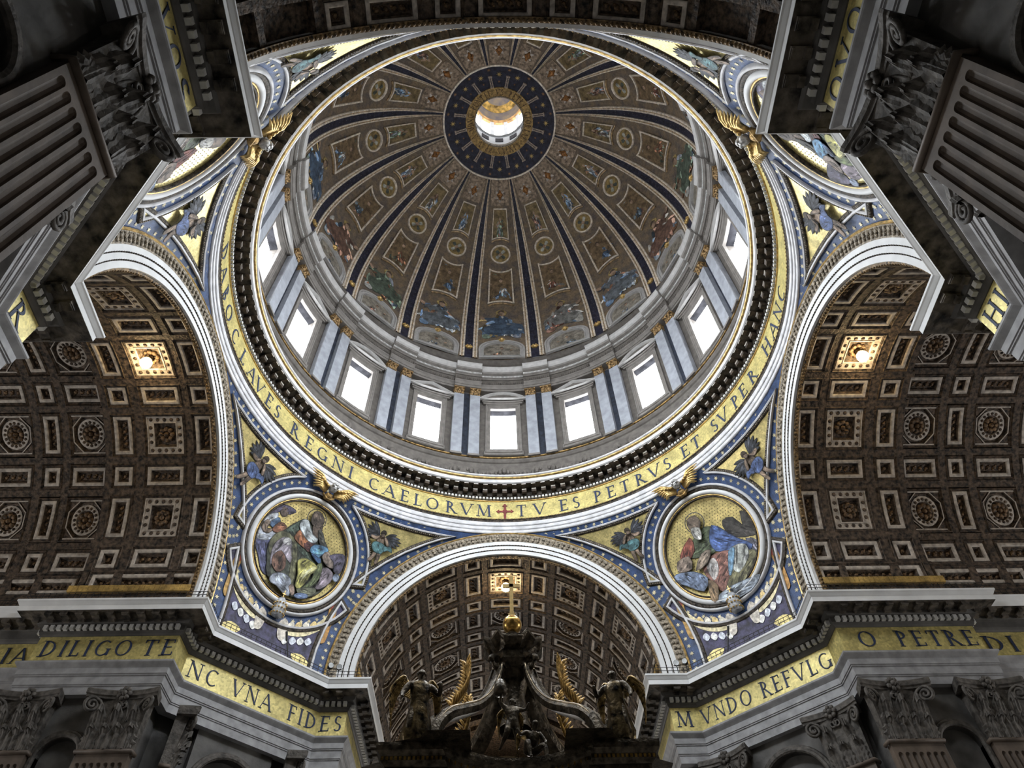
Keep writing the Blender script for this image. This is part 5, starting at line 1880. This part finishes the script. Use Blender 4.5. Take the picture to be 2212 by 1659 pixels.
def winged(cx, cy, s, turn, cloth, flesh=(.26, .19, .14), dark=(.06, .065, .08)):
    R = lambda P: [(cx + s * (x * cos(turn) - y * sin(turn)), cy + s * (x * sin(turn) + y * cos(turn))) for x, y in P]
    D = []
    for root, tips in (((-.1, .34), ((-.55, 1.12), (-.7, .98), (-.82, .8), (-.86, .6), (-.8, .42), (-.66, .3))), ((.14, .34), ((.72, .72), (.92, .56), (1.02, .38), (.98, .2), (.84, .06), (.64, 0)))):
        for k, (tx, ty) in enumerate(tips):
            mx, my = (root[0] + tx) / 2, (root[1] + ty) / 2 + .06
            dx, dy = tx - root[0], ty - root[1]
            l = math.hypot(dx, dy)
            nx, ny = -dy / l * .075, dx / l * .075
            f = (1, 1.5, .8, 1.3, .7, 1.1)[k]
            D.append((tuple(x * f for x in dark), R([root, (mx + nx, my + ny), (tx + nx * .5, ty + ny * .5), (tx, ty), (mx - nx, my - ny)])))
    D += [(flesh, R([(-.16, .42), (.16, .42), (.2, .1), (.12, -.25), (-.14, -.22), (-.2, .1)])), (flesh, R([(-.16, -.35), (0, -.38), (-.1, -.75), (-.28, -1.02), (-.38, -.98), (-.24, -.7)])), (flesh, R([(.02, -.38), (.18, -.36), (.17, -.75), (.1, -1.08), (0, -1.06), (.03, -.75)])),
          (cloth, R([(-.3, .02), (.1, .04), (.3, -.12), (.2, -.48), (-.2, -.46), (-.4, -.2)])), (cloth, R([(.25, -.08), (.6, -.02), (.74, -.25), (.5, -.2), (.32, -.32)])),
          (tuple(x * 1.2 for x in flesh), R([(-.14, .42), (-.3, .18), (-.56, .22), (-.58, .31), (-.3, .32)])), (tuple(x * 1.1 for x in flesh), R([(.14, .42), (.32, .3), (.46, .04), (.38, .0), (.24, .22)])),
          (flesh, R([(-.09, .52), (0, .66), (.1, .55), (.05, .42), (-.06, .42)])), ((.07, .05, .035), R([(-.13, .55), (-.05, .72), (.1, .71), (.14, .56), (.05, .62)]))]
    return D


ANGO = winged(-15.6, 8.4, 4.0, -.28, (.10, .15, .32))
ANGI = winged(13.9, 8.2, 3.7, .1, (.10, .22, .24))
TL, TI = tri_parts(-1, ANGO, 1), tri_parts(1, ANGI, 1)
TR, TJ = tri_parts(1, ANGO, -1), tri_parts(-1, ANGI, -1)
PLACE = {-45: 'above left of the round mosaic in green and lilac', 45: 'above right of the round mosaic in red and blue'}
spawn('gold triangular mosaic with a dark-winged figure in blue cloth, beside the left transept arch', 'spandrel_mosaic', 'mosaic', (-17, 10), -45, TL, 'triangular mosaics on the pendentives')
spawn('gold triangular mosaic with a small winged figure in teal, between green-and-lilac roundel and canopy arch', 'spandrel_mosaic', 'mosaic', (17, 10), -45, TI, 'triangular mosaics on the pendentives')
spawn('gold triangular mosaic with a dark-winged figure, beside the right transept arch', 'spandrel_mosaic', 'mosaic', (17, 10), 45, TR, 'triangular mosaics on the pendentives')
spawn('gold triangular mosaic with a small winged figure, between red-and-blue roundel and canopy arch', 'spandrel_mosaic', 'mosaic', (-17, 10), 45, TJ, 'triangular mosaics on the pendentives')
for a, s in ((135, 'right'), (-135, 'left')):
    spawn('pale triangular mosaic of a blue winged figure over the %s transept arch, near side' % s, 'spandrel_mosaic', 'mosaic', (17, 10), a, TR if s == 'left' else TI, 'triangular mosaics on the pendentives')
    spawn('pale triangular mosaic at the top %s, beside the dark nave vault' % s, 'spandrel_mosaic', 'mosaic', (-17, 10), a, TJ if s == 'left' else TL, 'triangular mosaics on the pendentives')

# crest panels: keys, ribbons and a jewelled triple crown
SILV = mat('silvered_mosaic', (.55, .57, .60), .4, metal=.2, scale=3, amt=.3, cell=6)


def crest_parts():
    g = G(); g.moulding(CR, [(0, 0), (0, .16), (.12, .22), (.38, .2), (.44, .1)]); o = [('panel_frame', g.map(PE).mesh('panel_frame', CORNICE), None, None)]
    g = G(); g.moulding(CR, [(.42, .1), (.5, .16), (.85, .12), (.95, .04), (1.05, .02)]); o.append(('carved_border', g.map(PE).mesh('carved_border', BEAD), None, None))
    g = G(); g.fill(inset(CR, .98), .035); refine(g, 1.8); o.append(('violet_ground', g.map(PE).mesh('violet_ground', DARKENAMEL), None, None))
    for s in (-1, 1):
        g = G()
        blob(g, [(s * 10.6, -6.2), (s * 9.9, -7.6), (s * 8.4, -10.2), (s * 6.0, -12.6), (s * 3.4, -14.2), (s * 3.6, -14.9), (s * 6.4, -13.9), (s * 9.0, -11.6), (s * 10.5, -8.8)], .065, (.62, .55, .34), 3)
        blob(g, [(s * 5, -17.8), (s * 7, -17.2), (s * 8.6, -18.4), (s * 7, -19.4)], .065, (.6, .5, .2), 3)
        blob(g, [(s * 10.9, -7.2), (s * 10.2, -6.0), (s * 9.4, -7.4), (s * 9.8, -10.5), (s * 9.2, -13.6), (s * 10.4, -13.4), (s * 10.7, -10)], .08, (.42, .22, .06) if s > 0 else (.40, .24, .07), 3)
        blob(g, [(s * 10.9, -6.6), (s * 10.1, -5.7), (s * 9.5, -6.7), (s * 10.2, -7.6)], .1, (.30, .07, .05), 3)
        for k in range(4):
            x0 = 3.0 + k * 1.3
            blob(g, [(s * x0, -13.2 + k * .55), (s * (x0 + .6), -12.3 + k * .6), (s * (x0 + 1.2), -12.8 + k * .6), (s * (x0 + .7), -13.9 + k * .55)], .09, (.62, .48, .22) if k % 2 else (.66, .62, .52), 3)
            blob(g, [(s * (2.6 + k * 1.4), -16.2 + k * .5), (s * (3.2 + k * 1.4), -15.3 + k * .5), (s * (3.9 + k * 1.4), -15.9 + k * .5), (s * (3.2 + k * 1.4), -16.8 + k * .5)], .09, (.52, .55, .62) if k % 2 else (.60, .60, .58), 3)
        blob(g, [(s * 1.3, -13.4), (s * 2.4, -12.4), (s * 3.2, -13.6), (s * 2.9, -16.2), (s * 1.7, -16.0)], .1, (.5, .46, .4), 3)
        refine(g, 1.6); o.append(('ribbon_and_key', g.map(PE).mesh('ribbon_and_key', mat('enamel', (1, 1, 1), .4, metal=.25, scale=4, amt=.25, vcol=True, cell=5)), None, None))
    g = G(); c = (0, -13.2)
    prof = [(0, .0), (.95, .0), (1.15, .5), (1.1, 1.2), (1.15, 1.35), (1.05, 2.1), (1.08, 2.25), (.8, 3.0), (.4, 3.5), (0, 3.6)]
    V, F = [], []
    n = 14
    for r, y in prof:
        for k in range(n):
            q = 2 * pi * k / n
            V.append((r * cos(q), c[1] + y, .55 + r * .42 * sin(q)))
    for i in range(len(prof) - 1):
        for k in range(n):
            F.append((i * n + k, i * n + (k + 1) % n, (i + 1) * n + (k + 1) % n, (i + 1) * n + k))
    g.add(V, F); o.append(('triple_crown', g.map(PE).mesh('triple_crown', SILV, True), None, None))
    g = G()
    for y, r in ((.3, 1.18), (1.28, 1.2), (2.18, 1.14)):
        for k in range(12):
            q = 2 * pi * k / 12
            g.ball((r * cos(q), c[1] + y, .55 + r * .42 * sin(q)), (.2, .16, .1), 6, 4)
    o.append(('crown_bands', g.map(PE).mesh('crown_bands', GILT, True), 'triple_crown', 'stuff'))
    g = G(); g.span(-.07, .07, c[1] + 3.5, c[1] + 4.9, .5, .56); g.span(-.4, .4, c[1] + 4.2, c[1] + 4.36, .5, .56); g.ball((0, c[1] + 3.65, .53), (.22, .22, .1), 8, 5)
    o.append(('crown_cross', g.map(PE).mesh('crown_cross', GILT), 'triple_crown', None))
    return o


CP = crest_parts()
for a, w_ in ((-45, 'green and lilac'), (45, 'red and blue')):
    spawn('gold crest panel with a jewelled triple crown and ribbons, below the %s roundel' % w_, 'crest_panel', 'relief', (0, -13), a, CP, 'crest panels above the cornices')


# winged heads on the ring moulding
def wing_head():
    o = []
    g = G(); g.ball((0, 13.35, .75), (.85, 1.0, .4), 12, 8); g.ball((0, 13.15, 1.1), (.16, .2, .16), 6, 4); g.ball((-.5, 13.7, .95), (.35, .4, .25), 6, 4); g.ball((.5, 13.7, .95), (.35, .4, .25), 6, 4); g.ball((0, 14.1, .8), (.7, .5, .35), 8, 5)
    g.ball((-.3, 13.3, 1.1), (.12, .08, .06), 5, 3); g.ball((.3, 13.3, 1.1), (.12, .08, .06), 5, 3)
    o.append(('face', g.map(PE).mesh('face', mat('silver_grey', (.5, .5, .5), .35, metal=.4, scale=6, amt=.3), True), None, None))
    g = G(); g.ball((0, 11.6, .5), (.9, .8, .3), 8, 5); g.tube([(-1.3, 11.7, .45), (-.4, 11.0, .5), (.4, 11.0, .5), (1.3, 11.7, .45)], [.15, .3, .3, .15], 6)
    o.append(('scroll', g.map(PE).mesh('scroll', GILTD, True), None, None))
    for s in (-1, 1):
        g = G()
        for k in range(7):
            q = k / 6
            tip = (s * (5.6 - 1.9 * q), 14.9 - 2.9 * q)
            root = (s * (.8 + .2 * q), 12.9 - .9 * q)
            mid_ = (s * (3.2 - .5 * q), 14.3 - 2.0 * q + .2)
            g.tube([(root[0], root[1], .45), (mid_[0], mid_[1], .62), ((mid_[0] + tip[0]) / 2, (mid_[1] + tip[1]) / 2, .55), (tip[0], tip[1], .3)], [.28, .34, .26, .06], 6, flat=.6)
        for k in range(4):
            g.ball((s * (1.3 + k * .6), 13.3 + k * .22, .7), (.45, .32, .2), 6, 4)
        o.append(('wing', g.map(PE).mesh('wing', GILT, True), None, None))
    return o


WH = wing_head()
for a, lab in ((-45, 'gilded winged head with a grey face above the green and lilac roundel'), (45, 'gilded winged head with a grey face above the red and blue roundel'),
               (-135, 'gilded winged head where the ring meets the near left pier'), (135, 'gilded winged head where the ring meets the near right pier')):
    spawn(lab, 'winged_head', 'sculpture', (0, 12.6), a, WH, 'winged heads on the ring moulding')

# ------------------------------------------------------------ bronze canopy under the dome (centre 1 m beyond the dome's axis)
YC = 1.0


def canopy():
    t = thing('bronze_canopy', 'dark bronze altar canopy with curling ribs, capped by a gilded orb and cross', 'canopy', (0, YC, 0))
    # entablature: four corner blocks joined by sides that curve inwards
    def plan(b, e, c):
        P = []
        for k in range(4):
            R = Matrix.Rotation(k * pi / 2, 2)
            side = [(-e, -e), (-b, -e)] + [(x, -e + .12 + c * (1 - (x / b) ** 2)) for x in [(-1 + 2 * i / 12) * b for i in range(13)]] + [(b, -e)]
            P += [tuple(R @ Vector(p)) for p in side]
        return [(x, y + YC) for x, y in P]
    for nm, prof, m in (('entablature', [(13.2, .35), (13.45, .35), (13.5, .28), (13.9, .28)], BRONZE), ('cornice', [(13.9, .25), (14.05, .1), (14.2, .1), (14.35, -.05), (14.5, -.08), (14.62, -.08), (14.68, .1)], BRONZE)):
        g = G()
        P = plan(2.65, 5.0, 1.15)
        V, F = [], []
        n = len(P)
        for z, d in prof:
            V += [(x * (1 - d / 5.0), (y - YC) * (1 - d / 5.0) + YC, z) for x, y in P]
        for k in range(len(prof) - 1):
            for i in range(n):
                F.append((k * n + i, k * n + (i + 1) % n, (k + 1) * n + (i + 1) % n, (k + 1) * n + i))
        g.add(V, F)
        o = obj(nm, g, m, t)
        if nm == 'cornice':
            e = G()
            for sx in (-1, 1):
                for i in range(14):
                    e.box((sx * (2.75 + i * .16), YC - 4.86, 14.12), (.09, .1, .12))
            for i in range(24):
                x = (-1 + 2 * (i + .5) / 24) * 2.6
                e.box((x, YC - 4.78 + 1.15 * (1 - (x / 2.65) ** 2), 14.12), (.09, .1, .12))
            obj('egg_course', e, BRONZEG, o, kind='stuff')
    g = G(); g.moulding([(x, y) for x, y in plan(2.65, 4.9, 1.15)], [(0, 14.66), (3.2, 14.62)]); obj('top_slab', g, BRONZE, t)
    g = G()
    for sx in (-1, 1):
        for j in range(7):
            g.box((sx * (2.95 + j * .28), YC - 4.66, 13.68), (.16, .06, .3))
    obj('frieze_ornament', g, BRONZEG, t, kind='stuff')
    for sx in (-1, 1):
        for sy in (-1, 1):
            g = G(); V, F = [], []
            n, k = 20, 60
            for j in range(k + 1):
                z = 1.5 + 11.6 * j / k
                w = j / k * 2 * pi * 3.2
                for i in range(n):
                    a = 2 * pi * i / n
                    r = .62 + .05 * cos(3 * a)
                    V.append((sx * 3.8 + .16 * cos(w) + r * cos(a), YC + sy * 3.8 + .16 * sin(w) + r * sin(a), z))
            for j in range(k):
                for i in range(n):
                    F.append((j * n + i, j * n + (i + 1) % n, (j + 1) * n + (i + 1) % n, (j + 1) * n + i))
            g.add(V, F); obj('twisted_column', g, BRONZE, t, smooth=True)
            g = G(); g.box((sx * 3.8, YC + sy * 3.8, .75), (2.2, 2.2, 1.5)); obj('pedestal', g, MARBLE, t)
            # S-shaped rib from the corner block to the crown
            d = Vector((sx * q2, sy * q2, 0))
            mid = [(4.4, 15.0), (4.85, 15.35), (4.62, 16.1), (4.05, 16.75), (3.3, 17.2), (2.4, 17.75), (1.7, 18.5), (1.25, 19.35), (1.0, 20.1)]
            C3 = curve3([(r_, 0, z) for r_, z in mid], 5)
            g = G(); V, F = [], []
            side = Vector((-d.y, d.x, 0))
            prof = [(-.62, .02), (-.52, .28), (-.36, .30), (-.30, .16), (.30, .16), (.36, .30), (.52, .28), (.62, .02), (.5, -.28), (-.5, -.28)]
            m = len(prof)
            for i, p in enumerate(C3):
                q = C3[min(i + 1, len(C3) - 1)] - C3[max(i - 1, 0)]
                tr = Vector((q.x, q.z)).normalized()
                nr = Vector((-tr.y, tr.x)) * -1
                sc = 1.0 - .45 * i / len(C3)
                for u, h in prof:
                    c = Vector((0, YC, 0)) + d * (p.x + nr.x * h * sc) + side * (u * sc) + Vector((0, 0, p.z + nr.y * h * sc))
                    V.append(tuple(c))
            for i in range(len(C3) - 1):
                for j in range(m):
                    F.append((i * m + j, i * m + (j + 1) % m, (i + 1) * m + (j + 1) % m, (i + 1) * m + j))
            F += [tuple(range(m)), tuple(reversed(range((len(C3) - 1) * m, len(C3) * m)))]
            g.add(V, F); rb = obj('curling_rib', g, BRONZE, t)
            for s in (-1, 1):
                g = G(); g.tube([Vector((0, YC, 0)) + d * (p.x) + side * (s * .5 * (1 - .45 * i / len(C3))) + Vector((0, 0, p.z + .2)) for i, p in enumerate(C3)], [.07 * (1 - .3 * i / len(C3)) for i in range(len(C3))], 6); obj('rib_edge', g, mat('worn_bronze', (.30, .24, .16), .35, metal=.8, scale=4, amt=.3), rb, smooth=True)
            g = G()
            g.tube([Vector((0, YC, 0)) + d * (4.25 + .62 * cos(a) * (1 - a / 13)) + Vector((0, 0, 15.35 + .62 * sin(a) * (1 - a / 13))) for a in [x * .45 for x in range(20)]], [.26 - .008 * i for i in range(20)], 8); obj('rib_scroll', g, BRONZE, rb, smooth=True)
            g = G()
            g.tube([Vector((0, YC, 0)) + d * (1.12 + .36 * cos(a) * (1 - a / 13)) + Vector((0, 0, 20.35 + .36 * sin(a) * (1 - a / 13))) for a in [x * .45 for x in range(20)]], [.16 - .005 * i for i in range(20)], 8); obj('upper_scroll', g, BRONZE, rb, smooth=True)
            # gilded palm frond rising beside each rib
            g = G()
            base = curve3([Vector((0, YC, 0)) + d * r_ + side * (sx * sy * -.55) + Vector((0, 0, z)) for r_, z in ((3.4, 17.5), (2.9, 18.0), (2.5, 18.7), (2.35, 19.4), (2.45, 20.0))], 4)
            g.tube(base, [.09] * len(base), 5)
            for i, p in enumerate(base[2:-1]):
                for s in (-1, 1):
                    e = p + side * (s * .34) + Vector((0, 0, .42)) + d * .15
                    g.tube([p, (p + e) / 2 + Vector((0, 0, .05)), e], [.07, .08, .02], 4)
            obj('palm_frond', g, GILTWARM, t, smooth=True)
    # crown: concave-sided cap on a drum
    def star(r):
        P = []
        for k in range(4):
            a0 = -pi / 2 + k * pi / 2
            for f in (-.30, -.2, -.08, .08, .2, .30):
                P.append((r * (1.0 - .10 * (1 - (f / .3) ** 2)) * cos(a0 + f * 1.55), YC + r * (1.0 - .10 * (1 - (f / .3) ** 2)) * sin(a0 + f * 1.55)))
            a1 = a0 + pi / 4
            P.append((r * .95 * cos(a1), YC + r * .95 * sin(a1)))
        return P
    for nm, prof in (('crown_cap', [(21.05, 1.0), (21.15, 1.28), (21.3, 1.45), (21.42, 1.55), (21.55, 1.55), (21.6, 1.3), (21.8, .7)]), ('crown_drum', [(20.0, .75), (20.25, .8), (20.5, 1.0), (20.6, 1.05), (20.95, 1.05), (21.08, 1.0)])):
        g = G(); V, F = [], []
        for z, r in prof:
            V += [(x, y, z + (.28 if nm == 'crown_cap' and r > 1.2 and i % 7 in (0, 5) else 0)) for i, (x, y) in enumerate(star(r))]
        n = len(star(1))
        for k in range(len(prof) - 1):
            for i in range(n):
                F.append((k * n + i, k * n + (i + 1) % n, (k + 1) * n + (i + 1) % n, (k + 1) * n + i))
        F += [tuple(reversed(range(n))), tuple(range((len(prof) - 1) * n, len(prof) * n))]
        g.add(V, F); obj(nm, g, BRONZE, t)
    g = G(); V = [(.75, 17.6), (.55, 18.4), (.5, 19.2), (.68, 19.9), (.9, 20.1)]
    g.revolve(V, n=16); g.V = [(x, y + YC, z) for x, y, z in g.V]; obj('crown_neck', g, BRONZE, t, smooth=True)
    g = G(); g.revolve([(.42, 21.7), (.5, 21.9), (.3, 22.1), (.16, 22.3), (.24, 22.45), (.1, 22.5)], n=12); g.V = [(x, y + YC, z) for x, y, z in g.V]
    for k in range(8):
        a = k * pi / 4
        g.tube([(.2 * cos(a), YC + .2 * sin(a), 21.75), (.4 * cos(a), YC + .4 * sin(a), 22.05), (.55 * cos(a), YC + .55 * sin(a), 22.0)], [.12, .1, .03], 5)
    obj('leafy_foot', g, BRONZE, t, smooth=True)
    g = G(); g.ball((0, YC, 22.95), .48, 24, 14); obj('gilded_orb', g, mat('orb_gold', (.62, .38, .11), .25, metal=.9, scale=2, amt=.2), t, smooth=True)
    g = G(); g.box((0, YC, 23.5), (.36, .2, .12)); g.box((0, YC, 23.62), (.22, .18, .14)); g.hexa([(-.09, YC - .06, 23.6), (.09, YC - .06, 23.6), (.09, YC + .06, 23.6), (-.09, YC + .06, 23.6), (-.11, YC - .06, 25.9), (.11, YC - .06, 25.9), (.11, YC + .06, 25.9), (-.11, YC + .06, 25.9)])
    g.box((0, YC, 25.3), (.9, .12, .2)); obj('cross', g, mat('cross_gold', (.66, .47, .20), .35, metal=.6, scale=3, amt=.15), t)


canopy()


# ------------------------------------------------------------ bronze figures on the canopy
def figure(name, label, cat, base, turn, H, joints, radii, bones, robe=None, wings=None, hair=True, mats=None, group=None, gold=()):
    """joints in units of body height; the body is one skinned surface"""
    t = thing(name, label, cat, base, group)
    R = Matrix.Rotation(turn, 3, 'Z')
    T = lambda p: tuple(R @ (Vector(p) * H) + Vector(base))
    me = bpy.data.meshes.new('body')
    names = list(joints)
    me.from_pydata([T(joints[n]) for n in names], [(names.index(a), names.index(b)) for a, b in bones], [])
    me.materials.append(BRONZE)
    o = obj('body', me, None, t)
    md = o.modifiers.new('skin', 'SKIN')
    md.use_smooth_shade = True
    for i, n in enumerate(names):
        r = radii[n] * H
        me.skin_vertices[0].data[i].radius = (r, r)
        me.skin_vertices[0].data[i].use_root = i == 0
    sb = o.modifiers.new('sub', 'SUBSURF')
    sb.levels = sb.render_levels = 2
    if robe:
        g = G(); V, F = [], []
        n = 28
        for k, (z, rx, ry, cx, cy, fold) in enumerate(robe):
            for i in range(n):
                a = 2 * pi * i / n
                f = 1 + fold * (cos(7 * a + k * .4) * .6 + cos(11 * a + k) * .4)
                V.append(T((cx + rx * f * cos(a), cy + ry * f * sin(a), z)))
        for k in range(len(robe) - 1):
            for i in range(n):
                F.append((k * n + i, k * n + (i + 1) % n, (k + 1) * n + (i + 1) % n, (k + 1) * n + i))
        g.add(V, F); obj('robe', g, ROBEM, t, smooth=True)
    if wings:
        for s in (-1, 1):
            g = G()
            rx, ry, rz, tx, tz = wings
            for k in range(9):
                q = k / 8
                root = Vector((s * .04, .08, rz - .015 * k))
                top = Vector((s * tx * (.55 + .1 * q), .16 + .05 * q, rz + tz * (1 - q * .9)))
                tip = Vector((s * tx * (1.0 - .25 * q), .18 + .06 * q, rz - .02 - .40 * q ** .8))
                C3 = curve3([root, root.lerp(top, .6) + Vector((0, .03, .02)), top, top.lerp(tip, .55) + Vector((s * .035, .02, 0)), tip], 3)
                g.tube([T(p) for p in C3], [H * max(.006, .022 + .016 * sin(pi * i / (len(C3) - 1)) - .02 * i / len(C3)) for i in range(len(C3))], 5, flat=.45)
            obj('wing', g, WINGM, t, smooth=True)
    if hair:
        h = joints['head']
        g = G(); c = T((h[0], h[1] + .012, h[2] + .022)); g.ball(c, (.05 * H, .056 * H, .05 * H), 10, 7)
        for k in range(9):
            a = k * 2 * pi / 9
            g.ball((c[0] + .045 * H * cos(a), c[1] + .045 * H * sin(a), c[2] - .01 * H), .022 * H, 6, 4)
        obj('hair', g, BRONZE, t, smooth=True)
        g = G(); f = R @ Vector((0, -1, 0)); e = Vector(T(h)); sd = R @ Vector((1, 0, 0))
        g.ball(tuple(e + f * .055 * H), (.012 * H, .02 * H, .016 * H), 6, 4)
        for s in (-1, 1):
            g.ball(tuple(e + f * .046 * H + sd * (s * .02 * H) + Vector((0, 0, .012 * H))), .008 * H, 6, 4)
        g.ball(tuple(e + f * .046 * H - Vector((0, 0, .026 * H))), (.016 * H, .012 * H, .006 * H), 6, 4)
        obj('face_features', g, BRONZE, t, smooth=True, kind='stuff')
    return t


ROBEM = mat('robe_bronze', (.11, .08, .04), .34, metal=.85, scale=3, amt=.55, bump=.3, bscale=5)
WINGM = mat('wing_bronze', (.26, .17, .06), .4, metal=.75, scale=6, amt=.6, bump=.3, bscale=8)
BON = [('pelvis', 'chest'), ('chest', 'neck'), ('neck', 'head'), ('head', 'crown'), ('chest', 'shl'), ('shl', 'ell'), ('ell', 'hal'), ('chest', 'shr'), ('shr', 'elr'), ('elr', 'har'),
       ('pelvis', 'hil'), ('hil', 'knl'), ('knl', 'anl'), ('anl', 'tol'), ('pelvis', 'hir'), ('hir', 'knr'), ('knr', 'anr'), ('anr', 'tor')]
RAD = dict(pelvis=.085, chest=.095, neck=.035, head=.052, crown=.04, shl=.05, ell=.034, hal=.022, shr=.05, elr=.034, har=.022, hil=.072, knl=.048, anl=.026, tol=.02, hir=.072, knr=.048, anr=.026, tor=.02)
STAND = dict(pelvis=(0, 0, .52), chest=(0, .0, .70), neck=(0, .0, .83), head=(.0, -.015, .905), crown=(0, .0, .96), shl=(-.13, 0, .78), ell=(-.22, -.03, .63), hal=(-.24, -.12, .52),
             shr=(.13, 0, .78), elr=(.23, -.05, .66), har=(.2, -.2, .74), hil=(-.06, 0, .49), knl=(-.10, -.05, .27), anl=(-.14, .04, .04), tol=(-.15, -.06, .02), hir=(.06, 0, .49), knr=(.08, -.02, .27), anr=(.09, .02, .04), tor=(.1, -.08, .02))
ROBE = [(.06, .15, .12, 0, .02, .16), (.16, .17, .13, 0, .02, .18), (.30, .15, .12, 0, .01, .14), (.46, .12, .105, 0, 0, .09), (.56, .105, .095, 0, 0, .05), (.66, .12, .10, 0, 0, .04), (.76, .125, .095, 0, 0, .03), (.81, .09, .07, 0, 0, .02), (.83, .045, .045, 0, 0, 0)]
figure('angel_statue', 'bronze winged figure standing on the canopy corner nearer the words VNA FIDES', 'statue', (-3.75, -3.35, 14.68), .35, 3.25, STAND, RAD, BON, ROBE, (0, 0, .74, .34, .22), group='winged figures on the canopy corners')
figure('angel_statue', 'bronze winged figure standing on the canopy corner nearer the words MVNDO REFVLG', 'statue', (3.85, -3.35, 14.68), -.5, 3.1, {k: (-x, y, z) for k, (x, y, z) in STAND.items()}, RAD, BON, ROBE, (0, 0, .74, .34, .2), group='winged figures on the canopy corners')
for k, (x, y, z) in enumerate(((-3.75, 5.4, 14.68), (3.75, 5.4, 14.68))):
    pass
PUT = dict(RAD)
PUT.update(head=.075, crown=.06, pelvis=.11, chest=.11, hil=.09, hir=.09, knl=.062, knr=.062)
FLY = dict(STAND)
FLY.update(shl=(-.13, 0, .78), ell=(-.25, -.05, .86), hal=(-.22, -.12, 1.02), har=(.3, -.15, .86), elr=(.25, -.06, .74), knl=(-.12, -.08, .28), anl=(-.2, .1, .1), tol=(-.24, .12, .03))
figure('cherub_statue', 'dark bronze winged child standing between the ribs and holding up a crown', 'statue', (-.15, -2.2, 15.2), .2, 2.1, FLY, PUT, BON, None, (0, 0, .7, .26, .14), group='bronze children on the canopy')
SIT = dict(STAND)
SIT.update(pelvis=(0, .1, .18), chest=(.05, .02, .40), neck=(.06, -.02, .54), head=(.08, -.06, .64), crown=(.08, -.05, .70), shl=(-.1, .02, .49), ell=(-.24, -.06, .38), hal=(-.34, -.16, .44), shr=(.18, .0, .48), elr=(.26, -.08, .30), har=(.2, -.22, .2),
           hil=(-.07, .08, .16), knl=(-.14, -.2, .22), anl=(-.12, -.26, -.1), tol=(-.13, -.36, -.14), hir=(.08, .08, .15), knr=(.2, -.18, .2), anr=(.22, -.24, -.12), tor=(.24, -.34, -.16))
figure('cherub_statue', 'dark bronze child seated on the front edge of the canopy cornice', 'statue', (.55, -2.55, 14.72), .3, 2.0, SIT, PUT, BON, None, (0, 0, .45, .24, .12), group='bronze children on the canopy')
g = G(); g.revolve([(0, 17.25), (.22, 17.3), (.28, 17.45), (.24, 17.7), (.12, 17.95), (0, 18.0)], n=14); g.V = [(x - .62, y - 2.42, z) for x, y, z in g.V]
tag(obj('bronze_tiara', g, BRONZE, None, smooth=True), 'small domed bronze tiara held up by the standing child', 'ornament')


# ------------------------------------------------------------ lamps at the crowns of three vaults, spotlights on the cornices
BULB = mat('lamp_glow', (1, .74, .38), .5, emit=LAMP)
for a, lab in ((0, 'glowing warm lamp in the vault coffer behind the canopy cross'), (-90, 'glowing warm lamp at the crown of the left transept vault'), (90, 'glowing warm lamp at the crown of the right transept vault'), (360, 'far warm lamp glimpsed between the canopy ribs')):
    R = Matrix.Rotation(-rad(a), 3, 'Z')
    b = R @ Vector((0, 26.3 if a < 360 else 53.5, 45.5))
    t = thing('vault_lamp', lab, 'lamp', b, 'lamps in the vault crowns')
    g = G(); g.ball((0, 0, -.75), (.42, .42, .42), 16, 10); g.V = [(x + b.x, y + b.y, z + b.z) for x, y, z in g.V]; obj('bulb', g, BULB, t, smooth=True)
    g = G(); g.tube([(b.x, b.y, b.z + .1), (b.x, b.y, b.z - .45)], .05, 6); g.revolve([(.12, -.42), (.3, -.4), (.34, -.3), (.1, -.25)], n=16)
    n = 12
    g.V = g.V[:n] + [(x + b.x, y + b.y, z + b.z) for x, y, z in g.V[n:]]
    obj('fitting', g, BRONZE, t, smooth=True)


def spot(label, p, d):
    p, d = Vector(p), Vector(d).normalized()
    t = thing('spotlight', label, 'lamp', tuple(p), 'spotlights on the railings')
    g = G(); g.tube([p - d * .28, p + d * .2], [.16, .22], 12); obj('housing', g, IRON, t, smooth=True)
    g = G(); g.tube([p + d * .19, p + d * .23], [.2, .2], 12); obj('lens', g, mat('lens', (.75, .78, .8), .15), t)
    g = G(); g.tube([p - Vector((0, 0, .2)), p - Vector((0, 0, .95))], .035, 5); g.tube([p + Vector((-.25, 0, -.2)), p + Vector((.25, 0, -.2))], .03, 5); obj('bracket', g, IRON, t)


for s, w_ in ((-1, 'left'), (1, 'right')):
    spot('railing spotlight at the %s foot of the canopy arch, nearer the arch' % w_, (s * 13.0, 20.5, 32.95), (s * -.2, -1, -.3))
    spot('railing spotlight at the %s foot of the canopy arch, further out' % w_, (s * 13.7, 20.45, 33.05), (s * -.5, -1, -.2))
    g = G()
    x, y = s * 16.2, 17.6
    g.tube([(x, y, 32.0), (x + s * .35, y - .2, 33.4)], .05, 6); g.tube([(x + s * .35, y - .2, 33.3), (x + s * .5, y - .25, 34.0)], .09, 6)
    tag(obj('leaning_pole', g, IRON), 'thin dark pole leaning out over the %s crest panel' % w_, 'pole', 'leaning poles on the cornices')  # plain dark rod with a thicker end, not a lamp
